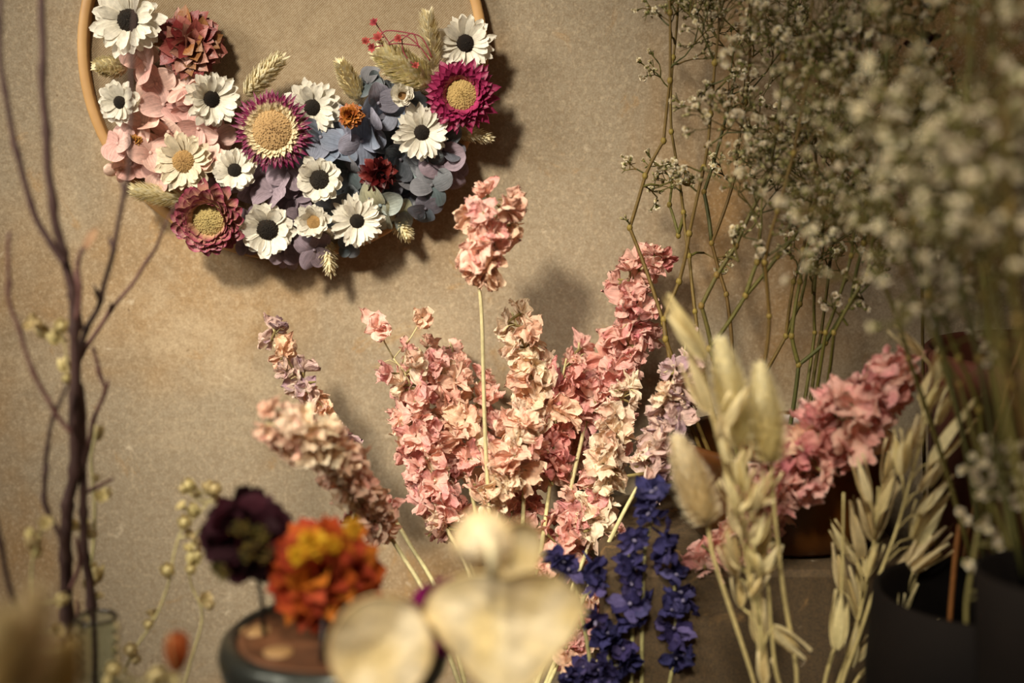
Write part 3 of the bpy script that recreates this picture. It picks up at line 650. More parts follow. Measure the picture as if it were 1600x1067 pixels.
# bottle with threaded neck
bz = P(150, 965, -.24).z
pf = [(.026, 0), (.028, .01), (.028, bz - .05), (.020, bz - .036), (.0105, bz - .030)]
for i in range(5): pf += [(.0088, bz - .028 + i * .005), (.0112, bz - .0255 + i * .005)]
pf += [(.0095, bz - .002), (.0100, bz)]
vessel('glass_bottle', (P(152, 1000, -.24).x, -.24, 0), shell(pf, .0018), M['glass'], 'small clear glass bottle with ridged neck around the bare branches', 'bottle')

# ------------------------------------------------------------------ capsule stems
CP = H('#ddc993'); CP2 = H('#c4b078'); 
def capsule(r, open_=False):
    mb = MB()
    if open_:
        for i in range(6): mb.petal(RZ(i * 1.047), r * 1.6, r * 1.1, 1.2, .2, .6, 'oval', CP2, CP, 5, 4, crk=r * .1, fq=300)
    else:
        for i in range(5): mb.petal(RZ(i * 1.2566) @ T(r * .1, 0, 0), r * 2.3, r * 1.25, .7, 2.0, -.6, 'oval', CP2, CP, 6, 4, crk=r * .06, fq=300)
        mb.blob((0, 0, r * .9), (r * .65, r * .65, r * .9), CP, 8, 6)
    return mb.mesh('seed_capsule', M['husk'])
CAPS = [capsule(.0029) for _ in range(3)] + [capsule(.003, True) for _ in range(2)]
def capsule_stem(main, caps, label, Y=-.22, r=2.5):
    pts = [P(a, b, Y) for a, b in smooth(main, 6)]; o = pts[0]; t = thing('seed_capsule_stem', o, label, 'dried stem', 'pale stems of seed capsules at left')
    mb = MB(); n = len(pts); mb.tube([p - o for p in pts], [S(Y) * (r - r * .4 * i / n) for i in range(n)], H('#bfb07c'), 7)
    for (x, y, s) in caps:
        p = P(x, y, Y + U(-.008, .004)); b = min(pts, key=lambda q: (q - p).length + (0.02 if q.z > p.z else 0))
        mb.tube([b - o, b.lerp(p, .5) - o + Vector((0, 0, -.001)), p - o], [.0006, .0005, .0005], H('#bfb07c'), 5)
        d = (p - b).normalized() + Vector((U(-.3, .3), -.3, .7))
        add('seed_capsule', random.choice(CAPS), t, p - o - d.normalized() * .003, face(d), s)
    add('stem', mb.mesh('stem', M['stem']), t)
capsule_stem([(141, 1130), (139, 1064), (138, 923), (146, 855), (148, 786), (143, 717), (150, 680)], [(134, 818, 1.0), (143, 832, .9), (113, 820, 1.1), (158, 776, 1.2), (165, 770, 1.0), (146, 900, 1.6), (140, 912, 1.2), (155, 930, .9), (152, 677, 1.2), (150, 745, .7), (128, 826, .8)], 'upright pale capsule stem in front of the bare branches', -.2, 3.6)
capsule_stem([(60, 1130), (45, 1000), (48, 930), (52, 870), (72, 815)], [(72, 817, 1.2), (52, 848, 1.3), (45, 832, .9), (58, 860, .9), (96, 937, 1.1), (90, 985, 1.2), (110, 1010, 1.0)], 'faint capsule stem left of the bare branches near the bottom', -.24)
capsule_stem([(112, 640), (104, 560), (96, 520), (75, 522), (50, 498)], [(50, 497, 1.1), (44, 508, .9), (58, 505, .9), (66, 518, 1.2), (84, 528, 1.2), (96, 512, 1.3), (100, 530, .8), (101, 570, 1.2), (104, 590, .8)], 'greenish capsule sprig poking out left from the tall branch', -.19, 2)
capsule_stem([(180, 1130), (200, 1035), (241, 968), (265, 906), (272, 865), (285, 827), (309, 805), (333, 775)], [(205, 1016, 1.3), (212, 1030, 1.0), (237, 958, 1.2), (232, 975, .9), (263, 892, 1.3), (289, 817, 1.2), (303, 798, 1.2), (295, 835, 1.1), (296, 758, 1.1), (287, 762, .9), (305, 768, .8), (335, 766, 1.3), (325, 760, 1.0), (340, 780, 1.0), (283, 790, 1.0)], 'arching capsule stem reaching up to the dark maroon flower', -.2)
capsule_stem([(270, 1130), (299, 1030), (316, 961), (299, 913), (294, 872), (306, 835), (318, 822)], [(321, 937, 1.3), (328, 945, .9), (303, 872, 1.4), (298, 890, 1.0), (296, 855, 1.0), (312, 845, .9)], 'wavy capsule stem left of the wooden topped jar', -.2)
capsule_stem([(215, 1130), (205, 1060), (180, 1040)], [(179, 1046, 1.3), (241, 1058, 1.6), (262, 1062, 1.3), (170, 1062, 1.1)], 'low capsule sprig at the bottom edge beside the bottle', -.26)
vase(P(180, 1120, -.215).x + .02, -.205, P(180, 1120, -.2).z + .004, .028, 'grey vase below the capsule stems', neck=.9)

# blurred foreground plume and orange leaf
def plume(tip, base, Y, w, c0, c1, label, n=1500, stem_to=None):
    p0 = P(*base, Y); p1 = P(*tip, Y); d = p1 - p0; 
    s = P(stem_to[0], stem_to[1], Y) if stem_to else p0 - d * .6
    t = thing('plume_grass_stem', s, label, 'dried grass', 'blurred plume grasses in the lower left corner')
    add('plume', fluffy_head(d.length, w * S(Y), c0, c1, n), t, p0 - s, face(d))
    mb = MB(); mb.tube([(0, 0, 0), (p0 - s) * .5 + Vector((.001, 0, 0)), p0 - s + d * .1], .0009, c0, 6); add('stem', mb.mesh('stem', M['stem']), t)
plume((55, 935), (30, 1100), -.46, 42, H('#d8c490'), H('#e8d8ac'), 'very blurred golden plume at the lower left, the tallest of three', stem_to=(20, 1300))
plume((10, 975), (-20, 1120), -.47, 50, H('#d0ba84'), H('#e0cea0'), 'very blurred golden plume cut off by the left edge', stem_to=(0, 1300))
plume((105, 1015), (75, 1130), -.45, 40, H('#b8975c'), H('#cdb07a'), 'very blurred tan plume, lowest of three at the lower left', stem_to=(50, 1300))
vase(P(30, 1290, -.46).x, -.46, P(30, 1290, -.46).z + .002, .022, 'grey vase below the blurred golden plumes', neck=.8)
mb = MB(); OR = H('#a0401e')
for i in range(5): mb.petal(RZ(i * 1.3) @ T(.001, 0, 0), .017, .009, 1.35, 1.5, .8, 'lance', H('#c09050') if i == 0 else OR, H('#c8643c') if i else H('#d8b080'), 7, 5, crk=.001)
mb.tube([(0, 0, -.11), (0, 0, 0)], .0009, CP2, 6)
tag(add('orange_bud', mb.mesh('orange_bud', M['petal']), None, P(276, 1050, -.33), face((.1, -.1, 1))), 'blurred orange red bud at the bottom between the bottle and the jar', 'bud')

# ------------------------------------------------------------------ jar with wooden top and pinned flowers
JY = -.27; jc = P(522, 992, JY); k = S(JY, 992); jr = 152 * k; JO = jr * 1.15
jar = thing('wooden_topped_jar', (jc.x, JY, 0), 'dark round jar with glossy rim and a wooden disc top under the flowers', 'jar')
mb = MB(); z = jc.z
mb.lathe([(.0001, 0), (JO * .6, 0), (JO * .7, .006), (JO * .7, z - .055), (JO * .78, z - .03), (JO * .9, z - .022), (JO * 1.0, z - .014), (JO * 1.03, z - .007), (JO * 1.0, z - .001), (JO * .93, z + .002), (jr * .99, z - .001), (jr * .98, z - .004), (.0001, z - .004)], (1, 1, 1), 64)
add('jar_body', mb.mesh('jar_body', M['iron']), jar)
mb = MB(); mb.lathe([(jr * .975, z - .0035), (jr * .975, z - .0003), (jr * .93, z + .0007), (jr * .9, z - .0009), (.0001, z - .0009)], (1, 1, 1), 64)
wd = add('wooden_disc', mb.mesh('wooden_disc', M['wood']), jar)
for x, y, r in ((399, 983, 24), (435, 1016, 23), (560, 1035, 20)):
    q = P(x, y, JY + (jc.z - P(x, y, JY).z) * 0); d = (q - CAM); tt = (z - CAM.z) / d.z; q = CAM + d * tt
    mb = MB(); mb.lathe([(r * k, -.0005), (r * k, .0002), (r * k * .9, .0005), (.0001, .0005)], (1, 1, 1), 24)
    add('pale_dot', mb.mesh('pale_dot', M['woodpale']), wd, (q.x - jc.x, q.y - JY, z - .0006))
def ruffled(r, cs, n, ctr=None):
    mb = MB()
    for i in range(n):
        zz = 1 - (i + .5) / n * 1.45; a = i * 2.39996; s = math.sqrt(max(0, 1 - zz * zz)); d = Vector((s * math.cos(a), s * math.sin(a), zz))
        q = d.to_track_quat('X', 'Z').to_matrix().to_4x4(); c = random.choice(cs)
        mb.petal(T(*(d * r * .3)) @ q @ Matrix.Rotation(U(-1.2, 1.2), 4, 'X'), r * U(.6, .8), r * U(.5, .75), U(-.2, .5), U(-.7, .2), cup=U(-.3, .7), prof='round', c0=mix(c, cs[0], .5), c1=c, nl=8, nw=6, crk=r * .07, fq=110, jag=.05)
    mb.blob((0, 0, 0), (r * .4,) * 3, mul(cs[0], .5), 10, 6)
    return mb.mesh('petals', M['petal'])
def pinned(px, py, Y, me, foot, label, facing, ctr=None, sc=1):
    f = P(foot[0], foot[1], JY); d = f - CAM; f = CAM + d * ((z - CAM.z) / d.z)
    t = thing('pinned_flower', f, label, 'flower'); h = P(px, py, Y) - f
    add('flower_head', me, t, h, face(facing), sc)
    mb = MB(); mb.tube([(0, 0, -.001), (h.x * .15, h.y * .3, h.z * .4), (h.x, h.y, h.z)], [.0011, .001, .0009], (1, 1, 1), 8); add('wire_pin', mb.mesh('wire_pin', M['wire']), t)
    if ctr:
        for dd in ctr: add('stamens', ctr[0] if False else stam, t, h + Vector(dd), face(facing), 1)
DKR = [H('#280a10'), H('#36101a'), H('#200609'), H('#40141e')]
mb = MB()
for i in range(60):
    a = i * 2.4 + U(-1, 1); s = .0036 * math.sqrt(i / 60); p = Vector((s * math.cos(a) * 1.3, s * math.sin(a), U(.0, .004))); mb.blob(p, (.00045, .00045, .0011), random.choice([H('#6e5c2c'), H('#4e4a2a'), H('#86702e')]), 6, 4)
stam = mb.mesh('stamens', M['disc'])
k2 = S(-.262)
pinned(386, 838, -.262, ruffled(76 * k2, DKR, 46), (413, 990), 'dark maroon double flower on a black pin above the jar', (-.1, -1, .25), [(.001, -.0165, .009), (.009, -.015, .006), (.004, -.0175, -.001), (.011, -.014, -.003), (-.008, -.0175, -.010)])
OG = [H('#a83c16'), H('#b84e1c'), H('#942c16'), H('#c46a20'), H('#a0301c'), H('#ac4028')]
og = double_flower(96 * k2, OG, 110, .05, 'oval')
pinned(507, 895, -.268, og, (503, 1032), 'large rust orange double flower with yellow flecks on a pin above the jar', (0, -1, .35), None)
fl = [x for x in bpy.data.objects if x.name.startswith('flower_head')][-1]
YE = [H('#d0981c'), H('#dcae2c'), H('#c88418')]
tp = fl.parent
for (x, y, r) in ((487, 850, 26), (553, 826, 18), (465, 868, 18), (520, 850, 16)):
    add('yellow_petals', double_flower(r * k2, YE, 26, .05, 'oval', name='yellow_petals'), tp, P(x, y, -.296) - tp.location, face((0, -1, .3)), 1, 'golden yellow inner petals')
pinned(694, 965, -.29, ruffled(62 * k2, [H('#6e0f45'), H('#8c1858'), H('#5a0c38')], 44), (640, 1010), 'deep magenta flower mostly hidden behind the round seed pods', (0, -1, .2))

# ------------------------------------------------------------------ honesty (round seed pods)
LC = H('#ecd49a'); LC2 = H('#faeac6')
def pod(rx, rz, kind='round', cup=.25, wr=.03):
    mb = MB(); rings = 14; n = 48; off = Vector((U(0, 9), U(0, 9), 0)); back = []
    for side in (0, 1):
        rows = []
        for i in range(rings + 1):
            s = max(.001, i / rings); row = []
            for j in range(n):
                a = 2 * math.pi * j / n; ca, sa = math.cos(a), math.sin(a)
                f = 1.
                if kind == 'heart':
                    f = 1 - .10 * math.exp(-((a - math.pi / 2) / .22) ** 2) + (.10 * abs(ca) if sa > 0 else 0)
                    if sa < 0: f *= 1 + .30 * (abs(sa) ** 6) - .10 * abs(sa * ca) * 2
                x = rx * s * ca * f; y = rz * s * sa * f
                zz = cup * rx * s * s * (1 if kind != 'heart' else .5) - abs(x) * (.35 if kind == 'heart' else 0) + noise.noise(Vector((x, y, 0)) * (1.1 / rx) + off) * rx * wr * 4 + noise.noise(Vector((x, y, 0)) * (4 / rx) + off) * rx * wr
                zz += -.0008 * side * (1 - s ** 4)
                row.append(mb.vert((x, y, zz), mix(LC, LC2, .5 + noise.noise(Vector((x, y, 3)) * 90 + off)), (a, s)))
            rows.append(row)
        mb.grid(rows, True)
        if side == 0: rim = [Vector(mb.v[q]) for q in rows[-1]]
    return mb.mesh('seed_pod', M['pod']), rim
HYY = -.35; k = S(HYY, 980)
o = P(800, 1200, HYY); hon = thing('honesty_stem', o, 'blurred honesty stem with big round cream seed pods in the foreground', 'dried stem')
def addpod(x, y, Y, rx, rz, kind, cup, f, spin=0, wr=.03):
    me, rim = pod(rx * S(Y, y), rz * S(Y, y), kind, cup, wr)
    q = face(f, spin); p = add('seed_pod', me, hon, P(x, y, Y) - o, q)
    mb = MB(); mb.tube(rim + [rim[0]], .0006, H('#d8bd84'), 6, False); add('pod_rim', mb.mesh('pod_rim', M['pod']), p)
def spin_up(f):      # spin that keeps local +Y pointing up
    q = Vector(f).to_track_quat('Z', 'Y'); return 0
addpod(790, 975, HYY, 117, 86, 'heart', .25, (0, -1, .05))
addpod(594, 1010, -.355, 80, 84, 'round', .18, (.15, -1, .1))
addpod(738, 848, -.352, 50, 48, 'round', -.9, (-.35, -1, .25), wr=.06)
addpod(806, 858, -.34, 42, 48, 'round', .3, (.6, -1, 0))
mb = MB()
for ln in ([(800, 1200), (795, 1080), (790, 960), (780, 895), (760, 850)], [(800, 1180), (700, 1120), (600, 1075), (595, 1040)], [(782, 895), (800, 870)]):
    mb.tube([P(a, b, HYY + .006) - o for a, b in smooth(ln, 5)], .0013, H('#cdb684'), 7)
mb.tube([P(768, 905, HYY - .006) - o, P(770, 870, HYY - .007) - o, P(762, 838, HYY - .006) - o], .0018, H('#ead8b0'), 8)
add('stem', mb.mesh('stem', M['stem']), hon)
vase(o.x, -.352, o.z + .01, .02, 'grey vase below the round cream seed pods', neck=.8)

# ------------------------------------------------------------------ oats and bunny tails
OA = H('#dcc488'); OB = H('#f4e2b0'); OG_ = H('#b0a46a')
def spikelet(L, w):
    mb = MB()
    for i in range(3):
        a = i * 2.1 + U(-.4, .4); c = mix(OA, OB, R())
        out = .13 if i < 2 else .3
        mt = RZ(a) @ T(w * .12, 0, 0)
        mb.petal(mt, L * (1 if i < 2 else .8), w * 1.25, math.pi / 2 - out - .15, math.pi / 2 + .12 - out * .3, cup=-.75, prof='lance', c0=mix(c, OG_, .3), c1=c, nl=8, nw=5, edge=mul(c, 1.1))
    mb.blob((0, 0, L * .4), (w * .3, w * .3, L * .36), OA, 7, 6)
    mb.tube([(0, 0, L * .5), (w * .1, 0, L * 1.1)], [w * .04, w * .01], OA, 4)
    return mb.mesh('spikelet', M['husk'])
SPK = [spikelet(.02, .0030) for _ in range(5)]
def oat(stem, spk, Y, label, fat=1.0, grp='oat stems in front at right'):
    pts = [P(a, b, Y) for a, b in smooth(stem, 6)]; o = pts[0]; t = thing('oat_stem', o, label, 'dried grass', grp)
    mb = MB(); n = len(pts); mb.tube([p - o for p in pts], [.0012 - .0007 * i / n for i in range(n)], mix(OG_, OA, .5), 7)
    for (bx, by, tx, ty) in spk:
        y = Y + U(-.012, .008); b = P(bx, by, y); e = P(tx, ty, y + U(-.004, .004)); L = (e - b).length * 1.04
        tgt = P(bx, by + 45, Y); a = min(pts, key=lambda q: (q - tgt).length)
        mb.tube([a - o, a.lerp(b, .5) - o + Vector((0, 0, .003)), b - o], [.0005, .0004, .0004], mix(OG_, OA, .6), 5)
        wf = fat * min(1.35, (L / .02) ** -.4); s = L / .02
        add('spikelet', random.choice(SPK), t, b - o, face(e - b), (s * wf, s * wf, s))
    add('stem', mb.mesh('stem', M['stem']), t)
oat([(1195, 1130), (1185, 1000), (1170, 900), (1150, 800), (1135, 740), (1115, 660), (1104, 600), (1100, 560)], [(1101, 558, 1037, 466), (1107, 640, 1071, 552), (1121, 681, 1164, 604), (1149, 790, 1129, 738), (1162, 768, 1151, 705), (1160, 795, 1132, 745), (1158, 798, 1207, 776), (1140, 720, 1128, 668), (1172, 800, 1185, 738), (1182, 790, 1215, 735), (1150, 745, 1170, 690), (1130, 690, 1118, 640)], -.21, 'tall oat stem with two long husks pointing up beside the thin green stems', 1.15)
oat([(1205, 1130), (1192, 1060), (1188, 980), (1175, 900), (1165, 830), (1160, 780)], [(1169, 850, 1181, 803), (1156, 886, 1144, 824), (1189, 895, 1173, 858), (1189, 895, 1214, 853), (1172, 932, 1195, 895), (1158, 948, 1150, 902), (1190, 1008, 1186, 935), (1209, 979, 1260, 1022), (1193, 1068, 1192, 1018), (1165, 840, 1140, 790), (1150, 830, 1145, 775), (1178, 850, 1198, 800), (1150, 900, 1128, 850)], -.205, 'shorter oat stem hanging below the bunny tails with one husk pointing right', 1.3)
oat([(1300, 1130), (1318, 1060), (1340, 1000), (1370, 910), (1400, 830), (1425, 740), (1448, 660), (1466, 575)],
    [(1441, 556, 1392, 512), (1461, 593, 1470, 545), (1437, 625, 1460, 575), (1464, 662, 1486, 608), (1437, 680, 1450, 632), (1455, 722, 1528, 625), (1407, 740, 1400, 672), (1409, 740, 1420, 672), (1437, 767, 1463, 722), (1440, 802, 1492, 745), (1430, 852, 1484, 765), (1425, 700, 1440, 650), (1448, 640, 1478, 590), (1450, 760, 1480, 700), (1425, 840, 1450, 770)], -.185, 'tallest oat stem leaning right in front of the slanting pink larkspur', 1.0)
oat([(1290, 1130), (1312, 1060), (1335, 990), (1350, 930), (1362, 870), (1368, 820), (1372, 760)],
    [(1380, 755, 1392, 688), (1359, 782, 1340, 712), (1366, 843, 1346, 756), (1366, 843, 1393, 752), (1347, 870, 1334, 786), (1326, 864, 1300, 816), (1315, 922, 1307, 850), (1344, 968, 1320, 885), (1341, 1032, 1360, 995), (1330, 1040, 1336, 972), (1345, 920, 1350, 870), (1375, 800, 1400, 740), (1355, 900, 1375, 850), (1338, 880, 1318, 850)], -.18, 'upright oat stem with crowded husks left of the tallest oat', 1.0)
oat([(1310, 1130), (1340, 1060), (1375, 1030), (1400, 980), (1420, 930), (1440, 880)],
    [(1372, 926, 1430, 868), (1400, 895, 1480, 828), (1427, 892, 1484, 855), (1398, 975, 1428, 910), (1362, 968, 1395, 934), (1390, 1018, 1486, 952), (1373, 1033, 1377, 974), (1396, 972, 1404, 912), (1410, 900, 1450, 835)], -.178, 'low oat stem spreading to the right near the bottom', 1.0)
oat([(1280, 1130), (1290, 1060), (1306, 1000), (1315, 920), (1318, 770)], [(1306, 1012, 1315, 925)], -.19, 'thin oat stem with a cut top and a single narrow husk', 1.2)
oat([(1245, 1130), (1215, 1060), (1205, 980), (1199, 900), (1190, 850)], [(1199, 900, 1215, 850), (1195, 880, 1180, 845), (1192, 860, 1200, 810)], -.203, 'thin pale oat stem between the two bunny tail stems', 1.2)
vase(P(1200, 1120, -.205).x, -.205, P(1200, 1120, -.205).z + .002, .028, 'grey vase below the left oats and bunny tails', neck=1)
vase(P(1300, 1120, -.185).x, -.185, P(1300, 1120, -.185).z + .004, .022, 'grey vase below the right oat stems', neck=.9)
def bunny(base, tip, hw, stem, Y, label):
    b = P(*base, Y); e = P(*tip, Y); pts = [P(a, c_, Y) for a, c_ in smooth([base] + stem, 6)]; o = pts[-1]
    t = thing('bunny_tail_grass', o, label, 'dried grass', 'bunny tail grasses among the oats')
    add('fluffy_head', fluffy_head((e - b).length, hw * S(Y) * 1.0, H('#ecdcae'), H('#fbf2d4'), 3400), t, b - o, face(e - b))
    mb = MB(); mb.tube([p - o for p in pts], .0011, mix(OG_, OA, .5), 7); add('stem', mb.mesh('stem', M['stem']), t)
bunny((1107, 820), (1062, 698), 32, [(1113, 863), (1132, 924), (1178, 1065), (1190, 1130)], -.195, 'lowest and yellowest bunny tail, in front of the amber pot')
bunny((1158, 700), (1128, 545), 31, [(1170, 760), (1185, 900), (1205, 1130)], -.2, 'tallest bunny tail beside the long oat husks')
bunny((1205, 725), (1188, 585), 31, [(1210, 800), (1224, 924), (1245, 1065), (1215, 1130)], -.2, 'pale bunny tail on the right of the three, in front of the slanting pink larkspur')

# ------------------------------------------------------------------ baby's breath
def gblossom(r=.0023):
    mb = MB(); w = H('#f8efd8'); w2 = H('#e8d4a6')
    for i in range(13):
        a = i * 2.39996; e = rad(15 + 60 * i / 13)
        mb.petal(RZ(a) @ Matrix.Rotation(U(-.4, .4), 4, 'X'), r * U(.8, 1.1) * (1 - .02 * i), r * .75, e, e - .3, .4, 'round', w2, mix(w2, w, U(.4, 1)), 2, 2)
    mb.blob((0, 0, -r * .25), (r * .35, r * .35, r * .45), H('#7a7a3c'), 6, 4)
    return mb.mesh('blossom', M['petal'])
def gbud(r=.0013):
    mb = MB(); mb.blob((0, 0, 0), (r * .7, r * .7, r), H('#b5a878'), 6, 5); mb.blob((0, 0, -r * .6), (r * .6, r * .6, r * .7), H('#6f7040'), 6, 4); return mb.mesh('bud', M['petal'])
GB = [gblossom() for _ in range(5)] + [gbud() for _ in range(2)]
GS = [H('#58501f'), H('#625a2a'), H('#48461f'), H('#664f24')]
def gyp(label, mains, sprays, size=1.0, r=.0011, grp="baby's breath stems at right", pbud=.35, cap=100, dn=.75):
    """mains: list of [(px,py,Y)...]; sprays: (px,py,Y,dx,dz,len,levels)"""
    ends = []; o = P(*mains[0][0]); mb = MB()
    allpts = []
    for m in mains:
        pts = []
        for qa, qb in zip(m, m[1:]):
            A = P(*qa); B = P(*qb); bow = Vector((U(-1, 1), U(-1, 1), 0)) * (B - A).length * .025
            pts += [A.lerp(B, f / 5) + bow * math.sin(math.pi * f / 5) for f in range(5)]
        pts.append(P(*m[-1])); n = len(pts); c = random.choice(GS)
        mb.tube([p - o for p in pts], [r * (1 - .5 * i / n) for i in range(n)], c, 6)
        for i in range(5, n - 1, 5): mb.blob(pts[i] - o, (r * 1.35, r * 1.35, r * 1.7), H('#806a30'), 6, 4)
        allpts += pts
    def grow(p, d, L, lev, rr):
        m = p + d * L * .5 + Vector((U(-1, 1), U(-1, 1), U(-1, 1))) * L * .06; e = p + d * L
        mb.tube([p - o, m - o, e - o], [rr, rr * .9, rr * .8], random.choice(GS), 4, False)
        if lev == 0:
            if R() < dn: ends.append((e, d))
            return
        if lev <= 2 and R() < .22: ends.append((m, Vector((U(-1, 1), U(-1, 0), U(0, 1)))))
        for q in range(2 if R() < .55 else 3):
            nd = (d + Vector((U(-1, 1), U(-1, 1), U(-.7, .9))) * .95).normalized()
            grow(e, nd, L * U(.6, .95), lev - 1, rr * .8)
    ex = []
    for sp_ in sprays:
        if sp_[6] > 3: ex.append((sp_[0] - 6, sp_[1] + 38, sp_[2] + U(-.02, .02), -sp_[3] + U(-.4, .4), U(.2, .7), sp_[5] * .8, 3))
    for (x, y, Y, dx, dz, L, lev) in list(sprays) + ex:
        t0 = P(x, y, Y); a = min(allpts, key=lambda q: (q - t0).length)
        if (a - t0).length > .002:
            mb.tube([a - o, a.lerp(t0, .5) - o + Vector((0, 0, .001)), t0 - o], [r * .7, r * .6, r * .55], random.choice(GS), 5)
        grow(t0, Vector((dx, U(-.3, .2), dz)).normalized(), L * (1.6 if lev > 3 else 1.0), lev, r * .5)
    ends = [e for e in ends if e[0].y < -.006]
    t = thing('babys_breath_stem', o, label, 'dried flower', grp)
    add('stem', mb.mesh('stem', M['stem']), t)
    random.shuffle(ends)
    ends.sort(key=lambda e: e[0].y)
    big = ends[:cap]; rest = ends[cap:]
    for (p, d) in big:
        isb = R() < pbud
        add('bud' if isb else 'blossom', GB[random.choice((5, 6))] if isb else GB[random.randrange(5)], t, p - o, face(d), size * U(.75, 1.15))
    if rest:
        m2 = MB()
        for (p, d) in rest:
            src = GB[random.randrange(5)] if R() > pbud else GB[5]; q = face(d); s = size * U(.75, 1.1); base = len(m2.v)
            cd = src.color_attributes['Col'].data
            for v in src.vertices: m2.vert(p - o + q @ (v.co * s), tuple(cd[v.index].color)[:3])
            for f in src.polygons: m2.f.append(tuple(base + i for i in f.vertices))
        b = add('blossom_spray', m2.mesh('blossom_spray', M['petal']), t); b['kind'] = 'stuff'
def pb(x): return (x, 745, -.085)
def Ls(m): return m
gyp("baby's breath stem furthest left, kinked sharply outward above the pink larkspur", [[pb(1110), (1050, 600, -.085), (1037, 505, -.075), (984, 356, -.06), (1008, 275, -.06), (1037, 220, -.06), (1047, 126, -.06), (1047, 20, -.06), (1040, -60, -.06)]],
    [(1010, 272, -.06, -.6, .3, .006, 3), (1005, 290, -.058, .3, -.2, .007, 3), (984, 352, -.06, -.2, .3, .004, 1), (1015, 250, -.06, .5, -.3, .007, 3), (1045, 40, -.06, -.4, .4, .007, 3), (1047, 10, -.06, .3, .4, .009, 3), (1030, 290, -.06, .6, .2, .008, 3), (1060, 100, -.06, .6, .2, .008, 3)], .85, .0013)
gyp("baby's breath stem curving up from the left fork beside the kinked one", [[pb(1125), (1040, 530, -.08), (1037, 500, -.075), (1061, 440, -.07), (1077, 365, -.07), (1100, 262, -.07), (1110, 178, -.07), (1117, 98, -.07), (1125, 0, -.07)]],
    [(1115, 95, -.07, -.3, .6, .010, 4), (1112, 150, -.07, .5, .5, .010, 4), (1100, 230, -.07, .6, .4, .009, 4), (1125, 20, -.07, .2, .6, .011, 4), (1090, 300, -.07, -.5, .4, .006, 3)], .95, .0014)
gyp("baby's breath stem behind the left fork with a low side twig", [[pb(1140), (1092, 560, -.08), (1086, 487, -.075), (1077, 400, -.06), (1068, 332, -.05), (1049, 206, -.045), (1052, 90, -.045), (1060, -20, -.045)], [(1070, 335, -.05), (1060, 368, -.045), (1046, 320, -.04), (1050, 260, -.04)]],
    [(1052, 100, -.045, .5, .5, .010, 4), (1056, 20, -.045, -.3, .6, .010, 4), (1065, 300, -.05, -.6, .5, .007, 3), (1100, 395, -.05, .4, -.2, .007, 3)], .9, .0012)
gyp("baby's breath stem with yellow node rising through the middle of the stems", [[pb(1165), (1115, 560, -.09), (1096, 478, -.09), (1120, 430, -.09), (1150, 384, -.09), (1190, 300, -.09), (1215, 200, -.09), (1225, 90, -.09), (1235, -20, -.09)]],
    [(1160, 370, -.09, .3, .4, .010, 4), (1190, 300, -.09, .5, .5, .011, 4), (1205, 230, -.09, -.6, .4, .010, 4), (1215, 150, -.09, .5, .5, .012, 4), (1225, 80, -.09, -.4, .5, .011, 4), (1232, 10, -.09, .3, .6, .011, 4)], 1.0, .0014)
gyp("baby's breath stem climbing straight beside the wall, its sprays at the top", [[pb(1180), (1145, 560, -.07), (1135, 460, -.065), (1112, 380, -.06), (1150, 270, -.055), (1165, 160, -.05), (1172, 40, -.05), (1175, -40, -.05)], [(1112, 380, -.06), (1100, 300, -.05), (1130, 200, -.05), (1150, 110, -.05)]],
    [(1165, 150, -.05, .4, .5, .011, 4), (1170, 70, -.05, -.5, .5, .011, 4), (1173, 0, -.05, .2, .6, .011, 4), (1150, 110, -.05, -.3, .5, .010, 4), (1150, 250, -.055, .5, .5, .010, 4)], .95, .0012)
gyp("baby's breath stem slanting right from a low fork into the dense sprays", [[pb(1200), (1108, 545, -.1), (1165, 462, -.1), (1215, 400, -.1), (1270, 330, -.105), (1310, 240, -.11), (1340, 130, -.12), (1350, 0, -.12)], [(1165, 462, -.1), (1183, 410, -.1), (1190, 350, -.1)]],
    [(1265, 330, -.105, .3, .5, .012, 4), (1290, 280, -.11, -.4, .5, .012, 4), (1320, 200, -.115, .4, .5, .013, 4), (1335, 130, -.12, -.5, .5, .013, 4), (1345, 60, -.12, .5, .5, .013, 4), (1190, 350, -.1, 0, .6, .010, 4)], 1.05, .0013)
gyp("baby's breath stem rising nearly straight under the lowest sprays", [[pb(1210), (1192, 580, -.12), (1202, 494, -.12), (1195, 410, -.125), (1215, 330, -.13), (1240, 240, -.13), (1262, 120, -.13), (1270, 0, -.13)]],
    [(1200, 400, -.125, .5, .4, .009, 4), (1215, 330, -.13, -.5, .4, .010, 4), (1240, 240, -.13, .4, .5, .012, 4), (1250, 170, -.13, -.4, .5, .012, 4), (1265, 90, -.13, .4, .5, .012, 4), (1268, 20, -.13, -.3, .5, .012, 4)], 1.1, .0012)
gyp("baby's breath stem with an angular fork crossing the dark wall", [[pb(1230), (1170, 680, -.08), (1195, 585, -.08), (1228, 525, -.08), (1240, 440, -.08), (1255, 390, -.08), (1275, 260, -.08), (1280, 120, -.08), (1290, -10, -.08)], [(1228, 525, -.08), (1250, 475, -.08), (1262, 420, -.08)]],
    [(1255, 390, -.08, .4, .5, .009, 4), (1262, 420, -.08, .5, .5, .008, 3), (1270, 300, -.08, -.5, .5, .011, 4), (1278, 200, -.08, .5, .5, .011, 4), (1282, 100, -.08, -.4, .5, .012, 4), (1288, 20, -.08, .3, .5, .012, 4)], 1.0, .0012)
